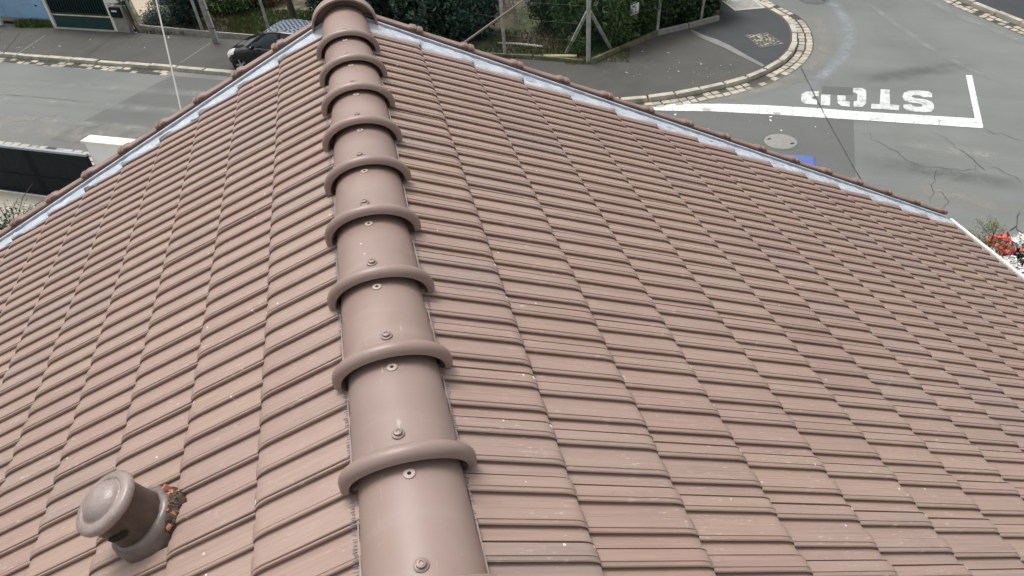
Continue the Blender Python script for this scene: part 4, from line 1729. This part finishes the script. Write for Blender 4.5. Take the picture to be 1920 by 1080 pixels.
def shrub(name, label, cat, foot, cen_h, rad, n, size, mat, group=None, stems=4, **kw):
    e_ = empty(name, (foot.x, foot.y, 0))
    tag(e_, label, cat, group)
    c = (foot.x, foot.y, cen_h)
    leaves('crown', LM[mat], c, rad, n, size, e_, **kw)
    for i in range(stems):
        th = rng.random() * 6.28
        mb = MB()
        f = Vector((foot.x, foot.y, .05)) + Vector((math.cos(th), math.sin(th), 0)) * .06
        tip = Vector((foot.x + math.cos(th) * rad[0] * .55, foot.y + math.sin(th) * rad[1] * .55, cen_h + rad[2] * .45))
        mb.tube([f, f.lerp(tip, .5) + Vector((rng.normal(0, .05), rng.normal(0, .05), .1)), tip], [.035, .022, .008], 6)
        mb.build('stem', M['bark'], e_)
    return e_


# dark laurels behind the wire mesh
for i, (x, y, h, r_, lab) in enumerate(((655, 50, 1.5, 1.15, 'dark laurel half hidden behind the ridge end'), (735, 46, 1.6, 1.25, 'dark laurel behind the mossy post by the verge'), (815, 60, 1.35, 1.15, 'tall dark laurel that the brown cable crosses'), (885, 62, 1.30, 1.0, 'dark laurel bush next to the bare earth'), (770, 10, 1.7, 1.5, 'dark laurel in the second row of the garden'), (860, 8, 1.7, 1.5, 'dark laurel at the back above the bare earth'))):
    shrub('laurel_bush', lab, 'shrub', flat(at(x, y + 22, .1)) + Vector((.15, .75, 0)), h, (r_, r_ * .85, h * .92), 8500, .085, 'laurel', 'dark laurels behind the wire fence', clumps=60, spread=.16)
# light green hedge at the corner
for i, (x, y, h, r_, lab) in enumerate(((1035, 34, 1.7, 1.0, 'light green feathery hedge bush beside the bare shrub'), (1095, 60, 1.45, .95, 'feathery hedge bush behind the braced corner post'), (1150, 62, 1.45, .95, 'feathery hedge bush left of the white notice, at the corner'), (1200, 40, 1.5, .9, 'feathery hedge bush behind the white notice'), (1110, 6, 1.8, 1.3, 'tall feathery bush at the back of the corner garden'), (1195, 0, 1.8, 1.2, 'tall feathery bush behind the notice and hedge'))):
    shrub('hedge_bush', lab, 'shrub', flat(at(x, y + 18, .1)), h, (r_, r_ * .85, h * .95), 8500, .085, 'bamboo', 'feathery hedge at the corner', clumps=70, spread=.15, slim=.22, droop=.8)
for i, (x, y, h, r_, lab) in enumerate(((1262, 30, 1.0, .85, 'glossy clipped hedge bush behind the low footing wall'), (1318, 16, 1.0, .80, 'glossy clipped hedge bush at the end of the fence'), (1290, -8, 1.2, 1.0, 'glossy hedge bush in the row behind'))):
    shrub('clipped_hedge', lab, 'shrub', flat(at(x, y + 14, .1)), h, (r_, r_ * .85, h * .95), 7500, .075, 'glossy', 'glossy hedge by the side street', clumps=70, spread=.14, slim=.6)
shrub('cypress', 'narrow dark blue-green conifer behind the utility pole', 'conifer', flat(at(362, 56, .1)) + Vector((0, .5, 0)), 1.6, (.62, .6, 1.6), 8000, .075, 'conifer', clumps=60, spread=.16, slim=.3)
shrub('juniper', 'low silver-green shrub beside the sandy path', 'shrub', flat(at(318, 46, .1)) + Vector((0, .3, 0)), .42, (.85, .7, .48), 5500, .06, 'juniper', clumps=45, spread=.18, slim=.3)
shrub('rusty_bush', 'yellow-brown bush on the grass behind the parked car', 'shrub', flat(at(505, 6, .1)), .5, (.75, .6, .5), 3000, .06, 'rust', clumps=30)
shrub('leafy_shrub', 'green leafy shrub between pole and grass bank', 'shrub', flat(at(446, 16, .1)), .5, (1.2, .9, .62), 6500, .065, 'bamboo', clumps=45, spread=.2)
shrub('round_tuft', 'small round green bush at the foot of the corner post', 'shrub', flat(at(1083, 101, .1)), .32, (.32, .30, .36), 3500, .03, 'grass', clumps=40, stems=2)
# slim tree on the grass bank
tr = empty('garden_tree', tuple(flat(at(556, 52, .1))))
tag(tr, 'slim dark tree trunk on the grass bank behind the parked car', 'tree')
f = at(556, 52, .1)
mb = MB()
mb.tube([f - up(.1), f + Vector((-.05, .02, 1.2)), f + Vector((-.12, .05, 3.2))], [.13, .10, .07], 8)
mb.build('trunk', M['bark'], tr, 60)
for i in range(5):
    th = i * 1.25
    mb = MB()
    b0 = f + Vector((-.09, .03, 2.2 + .2 * i))
    mb.tube([b0, b0 + Vector((math.cos(th) * .5, math.sin(th) * .5, .45)), b0 + Vector((math.cos(th) * .9, math.sin(th) * .9, 1.0))], [.04, .025, .01], 6)
    mb.build('limb', M['bark'], tr)
leaves('crown', LM['bamboo'], (f.x - .1, f.y, 4.0), (1.4, 1.4, 1.2), 5000, .07, tr, clumps=45)
# bare shrub
bs = empty('bare_shrub', tuple(flat(at(972, 74, .1))))
tag(bs, 'leafless thin shrub on the bare earth behind the fence', 'shrub')
f = at(972, 74, .1)
for i in range(9):
    th = rng.random() * 6.28
    hh = .9 + rng.random() * .7
    mb = MB()
    r_ = .12 + rng.random() * .35
    st = f + Vector((0, 0, .35 + rng.random() * .3))
    mb.tube([f, st, st + Vector((math.cos(th) * r_, math.sin(th) * r_, hh * .6)), st + Vector((math.cos(th) * r_ * 1.3, math.sin(th) * r_ * 1.3, hh))], [.022, .018, .01, .005], 5)
    mb.build('branch', M['concrete'], bs)


def tufts(name, label, regions, mat, n, size, h):
    """grass: blades standing on the ground inside pixel regions"""
    P = []
    for (x0, y0, x1, y1), share in regions:
        for _ in range(int(n * share)):
            P.append(at(rng.uniform(x0, x1), rng.uniform(y0, y1), .10))
    P = np.array([tuple(p) for p in P])
    k = len(P)
    th = rng.random(k) * 6.28
    side_ = np.stack([np.cos(th), np.sin(th), np.zeros(k)], 1) * size
    ln = rng.normal(0, .35, (k, 3)) * h
    ln[:, 2] = h * (.5 + rng.random(k))
    V = np.stack([P - side_, P + side_, P + ln + side_ * .2, P + ln - side_ * .2], 1).reshape(-1, 3)
    o = link(name, np_mesh(name, V, np.arange(4 * k).reshape(k, 4), None, rng.random(k), LM[mat]))
    return tag(o, label, 'grass', None, 'stuff')


tufts('grass', 'short green grass on the bank behind the parked car', [((430, 20, 600, 66), .6), ((560, 30, 640, 80), .2), ((1110, 82, 1180, 100), .1), ((870, 92, 1060, 110), .1)], 'grass', 8000, .016, .085)
tufts('dry_weeds', 'low dry weeds and ivy over the garden earth', [((270, 40, 480, 66), .4), ((380, 0, 480, 50), .3), ((930, 60, 1060, 104), .3)], 'dry', 5000, .014, .10)
tufts('wall_weeds', 'green weeds along the foot of the blue plate fence', [((30, 44, 108, 53), 1.0)], 'grass', 1500, .014, .16)
tufts('moss', 'mossy growth along the fence footing at the corner', [((1105, 100, 1180, 118), .5), ((1060, 108, 1110, 122), .5)], 'olive', 1500, .014, .06)

# plants by the house
f = at(22, 428, .5)
shrub('flowering_shrub', 'straggly bush with cream flowers beside the beige drive', 'shrub', flat(f), .50, (.80, .55, .48), 1500, .032, 'dark', clumps=40, spread=.26, shell=.2)
fl_ = leaves('flower', LM['cream'], (f.x, f.y, .56), (.85, .6, .48), 550, .030, [o for o in bpy.data.objects if o.name == 'flowering_shrub'][0], clumps=60, spread=.14, slim=.9)
fl_['kind'] = 'stuff'
for i in range(12):
    th = rng.random() * 6.28
    mb = MB()
    b0 = Vector((f.x, f.y, .4))
    tip = b0 + Vector((math.cos(th) * .95, math.sin(th) * .7, .35 + rng.random() * .5))
    mb.tube([b0, b0.lerp(tip, .6) + up(.12), tip], [.012, .009, .005], 5)
    mb.build('twig', M['bark'], [o for o in bpy.data.objects if o.name == 'flowering_shrub'][0])
f = at(1858, 452, 1.2)
e_ = empty('young_conifer', tuple(flat(f)))
tag(e_, 'yellow-green shoot of a young conifer showing past the gutter', 'conifer')
mb = MB()
mb.tube([flat(f), flat(f, .9), flat(f, 1.55)], [.03, .02, .006], 6)
mb.build('trunk', M['bark'], e_)
for i in range(15):
    th = rng.random() * 6.28
    b0 = flat(f, .55 + .065 * i)
    L_ = .55 - .022 * i
    tip = b0 + Vector((math.cos(th) * L_, math.sin(th) * L_, .16))
    mb = MB()
    mb.tube([b0, tip], [.008, .003], 4)
    br_ = mb.build('branch', M['bark'], e_)
    mid = b0.lerp(tip, .62)
    leaves('needles', LM['olive'], tuple(mid), (L_ * .42 * abs(math.cos(th)) + .06, L_ * .42 * abs(math.sin(th)) + .06, .09), 80, .034, e_, clumps=12, slim=.13)
fb = empty('flower_planter', tuple(flat(at(1930, 503, .9))))
tag(fb, 'planter of white and coral flowers with dark leaves past the gutter', 'flowers')
f = at(1930, 503, .9)
leaves('foliage', LM['dark'], (f.x, f.y, .62), (.8, .78, .45), 5500, .045, fb, clumps=60, spread=.2, shell=.4)
mb = MB()
mb.lathe([(.55, -.05), (.66, .42), (.70, .44), (.70, .50), (.63, .50), (.60, .40), (.001, .40)], (f.x, f.y, 0), (0, 0, 1), 36)
mb.build('planter', M['concrete_pale'], fb, 30)
for i in range(80):
    th, u_ = rng.random() * 6.28, rng.random()
    rr = math.sqrt(u_) * .78
    c = (f.x + math.cos(th) * rr, f.y + math.sin(th) * rr, .95 + (1 - u_) * .25)
    q_ = pix(np.array(c))
    leaves('blossom', LM['redfl' if (q_[1] < 482 and q_[0] < 1930 and rng.random() < .45) else 'whitefl'], c, (.10, .10, .06), 60, .040, fb, clumps=9, spread=.3, slim=.9, upb=1.2)

# ================================================================== PARKED CAR
M['car_paint'] = plain('black_car_paint', (.006, .006, .008), .16, .1, 3)
M['car_glass'] = plain('dark_glass', (.020, .028, .034), .06, .05, 3)
M['tyre'] = plain('tyre_rubber', (.012, .012, .012), .85, .1)
M['alloy'] = plain('alloy_rim', (.42, .43, .45), .35, .1, 10, .7)
M['lamp'] = plain('headlight_glass', (.62, .64, .62), .15, .1, 20)
M['black_trim'] = plain('black_trim', (.012, .012, .013), .6, .1)
t = NT('checkered_roof_film')
ck = t.n('TexChecker', i_Scale=10.5)
tc = t.n('TexCoord')
t.l(tc.outputs['Object'], ck.inputs['Vector'])
ck.inputs['Color1'].default_value = (.012, .014, .018, 1)
ck.inputs['Color2'].default_value = (.22, .26, .32, 1)
M['checker'] = t.out(ck.outputs['Color'], .55, .15)

wheel_px = at(462, 137, 0)
hd = -KD                                    # the nose points down the street to the left
lf = Vector((-hd.y, hd.x, 0))               # the car's left, towards the camera
FX, RX = 1.28, -1.28
TR = .80
car_c = flat(wheel_px) - Vector((hd.x, hd.y, 0)) * FX * .87 - lf * (TR - .05) * .87
car = empty('parked_car', (car_c.x, car_c.y, .03))
car.rotation_euler = (0, 0, math.atan2(hd.y, hd.x))
car.scale = (.87, .87, .85)
tag(car, 'black hatchback with a checkered roof parked half on the pavement', 'car')


def cpart(mb, name, mat, smooth=40, parent=None, subd=0, bv=0):
    o = link(name, mb.mesh(name, smooth), mat, parent or car)
    if subd:
        sub(o, subd)
    if bv:
        bevel(o, bv)
    return o


def prof_at(tab, x):
    for (x0, *a), (x1, *b) in zip(tab, tab[1:]):
        if x0 <= x <= x1:
            k = (x - x0) / (x1 - x0)
            k = k * k * (3 - 2 * k)
            return [p + (q - p) * k for p, q in zip(a, b)]
    return list(tab[0][1:] if x < tab[0][0] else tab[-1][1:])


# x, half width, shoulder height, centre height, bottom
BODY = [(-2.02, .62, .84, .86, .36), (-1.92, .76, .92, .95, .26), (-1.5, .86, .98, 1.0, .20), (-.6, .875, .97, 1.0, .18), (.3, .875, .95, 1.0, .18), (.75, .87, .93, 1.0, .18), (1.1, .865, .88, .965, .20), (1.6, .83, .78, .86, .20), (1.85, .74, .68, .76, .22), (1.98, .58, .58, .64, .26), (2.03, .40, .50, .52, .32)]
rows = []
xs = np.linspace(-2.02, 2.03, 44)
for x in xs:
    w, zs, zc, zb = prof_at(BODY, x)
    half = [(0, zb), (w * .85, zb), (w * .97, zb + .10), (w, zb + .24), (w * .995, zs - .16), (w * .965, zs - .05), (w * .90, zs), (w * .55, zs + (zc - zs) * .75), (0, zc)]
    # wheel arches
    pts = []
    for y, z in half:
        pts.append((y, z))
    full = [Vector((x, -y, z)) for y, z in pts[::-1]] + [Vector((x, y, z)) for y, z in pts[1:]]
    rows.append(full)
mb = MB()
mb.grid(rows)
mb.add(rows[0], [tuple(range(len(rows[0])))])
mb.add(rows[-1], [tuple(range(len(rows[-1])))[::-1]])
cpart(mb, 'body', M['car_paint'], 50)
# cabin
CAB = [(-1.90, .66, .96, .50, 1.02), (-1.55, .76, .98, .58, 1.42), (-1.2, .79, .985, .60, 1.49), (-.3, .80, .99, .61, 1.53), (.2, .80, .99, .60, 1.47), (.55, .79, .985, .64, 1.24), (.98, .74, .955, .72, .975)]
rows, roofr = [], []
for x in np.linspace(-1.90, .98, 30):
    w0_, z0_, w1_, z1_ = prof_at(CAB, x)
    half = [(w0_, z0_ - .05), (w0_ * .7 + w1_ * .3, z0_ + (z1_ - z0_) * .4), (w1_ + .02, z1_ - .06), (w1_ - .06, z1_ - .01), (w1_ * .5, z1_ + .018), (0, z1_ + .025)]
    rows.append([Vector((x, -y, z)) for y, z in half] + [Vector((x, y, z)) for y, z in half[-2::-1]])
mb = MB()
mb.grid(rows)
mb.add(rows[0], [tuple(range(len(rows[0])))])
cpart(mb, 'glasshouse', M['car_glass'], 50)
mb = MB()
rr = []
for x in np.linspace(-1.60, .16, 16):
    w0_, z0_, w1_, z1_ = prof_at(CAB, x)
    half = [(w1_ + .022, z1_ - .055), (w1_ - .05, z1_ - .002), (w1_ * .5, z1_ + .026), (0, z1_ + .033)]
    rr.append([Vector((x, -y, z)) for y, z in half] + [Vector((x, y, z)) for y, z in half[-2::-1]])
mb.grid(rr)
cpart(mb, 'roof_panel', M['checker'], 50)
for sg in (-1, 1):
    for xa, xb, wd in ((.93, .16, .07), (-.38, -.42, .09), (-1.35, -1.45, .14)):
        w0_, z0_, w1_, z1_ = prof_at(CAB, xa)
        v0_, y0_, v1_, y1_ = prof_at(CAB, xb)
        mb = MB()
        mb.bar(Vector((xa, sg * (w0_ + .004), z0_ - .02)), Vector((xb, sg * (v1_ + .028), y1_ - .05)), wd, .03, (0, sg, .3))
        cpart(mb, 'pillar', M['car_paint'], None)
    mb = MB()
    rr = []
    for x in np.linspace(-1.62, .20, 12):
        w0_, z0_, w1_, z1_ = prof_at(CAB, x)
        rr.append([Vector((x, sg * (w1_ + .030), z1_ - .075)), Vector((x, sg * (w1_ + .032), z1_ - .045)), Vector((x, sg * (w1_ - .01), z1_ - .022))])
    mb.grid(rr if sg > 0 else [r_[::-1] for r_ in rr])
    cpart(mb, 'roof_rail', M['car_paint'])
    # door seams, handles, mirrors
    mb = MB()
    mb.bar((.05, sg * .878, .80), (-.14, sg * .878, .80), .02, .03)
    cpart(mb, 'door_handle', M['steel'], None, bv=.004)
    for x in (.62, -.42):
        mb = MB()
        mb.bar((x, sg * .872, .30), (x, sg * .866, .90), .012, .012)
        cpart(mb, 'door_seam', M['black_trim'], None)
    mb = MB()
    mb.box((0, 0, 0), (.12, .20, .13))
    o = cpart(mb, 'mirror', M['car_paint'], None, bv=.04)
    o.location = (.58, sg * .98, 1.02)
    mb = MB()                               # headlight, swept back over the wing
    rr = []
    for x in np.linspace(1.50, 1.93, 8):
        w, zs, zc, zb = prof_at(BODY, x)
        k = (x - 1.50) / .43
        rr.append([Vector((x, sg * (w * 1.0 + .008), zs - .10 - .10 * k)), Vector((x, sg * (w * .975 + .008), zs - .045)), Vector((x, sg * w * .90, zs + .010)), Vector((x, sg * w * (.80 - .1 * k), zs + .022 + (zc - zs) * .25))])
    mb.grid(rr if sg < 0 else [r_[::-1] for r_ in rr])
    cpart(mb, 'headlight', M['lamp'])
    for x in (FX, RX):
        mb = MB()
        mb.lathe([(.345, -.02), (.375, .0), (.375, .012), (.335, .014)], (x, sg * .862, .32), (0, sg, 0), 26)
        cpart(mb, 'arch_trim', M['black_trim'])
        we = empty('wheel')
        we.parent = car
        we.location = (x, sg * .80, .32)
        mb = MB()
        mb.lathe([(.20, -.10), (.30, -.10), (.318, -.08), (.318, .07), (.30, .092), (.225, .095), (.215, .08)], (0, 0, 0), (0, sg, 0), 28)
        cpart(mb, 'tyre', M['tyre'], 40, we)
        mb = MB()
        mb.lathe([(.222, .078), (.20, .085), (.195, .04), (.001, .04)], (0, 0, 0), (0, sg, 0), 28)
        cpart(mb, 'rim', M['black_trim'], 40, we)
        for i in range(5):
            th = i * 2 * math.pi / 5
            mb = MB()
            mb.bar((0, sg * .088, 0), (math.cos(th) * .205, sg * .080, math.sin(th) * .205), .055, .02, (0, 1, 0))
            cpart(mb, 'spoke', M['alloy'], None, we)
mb = MB()
mb.box((2.0, 0, .40), (.10, .70, .14))
cpart(mb, 'grille', M['black_trim'], None, bv=.02)
mb = MB()
mb.bar((2.055, -.26, .47), (2.055, .26, .47), .012, .11, (0, 0, 1))
cpart(mb, 'number_plate', M['paper'], None)
for sg in (-1, 1):
    mb = MB()
    mb.bar((.80, sg * .10, .995), (.62, sg * .60, 1.09), .02, .015)
    cpart(mb, 'wiper', M['black_trim'], None)
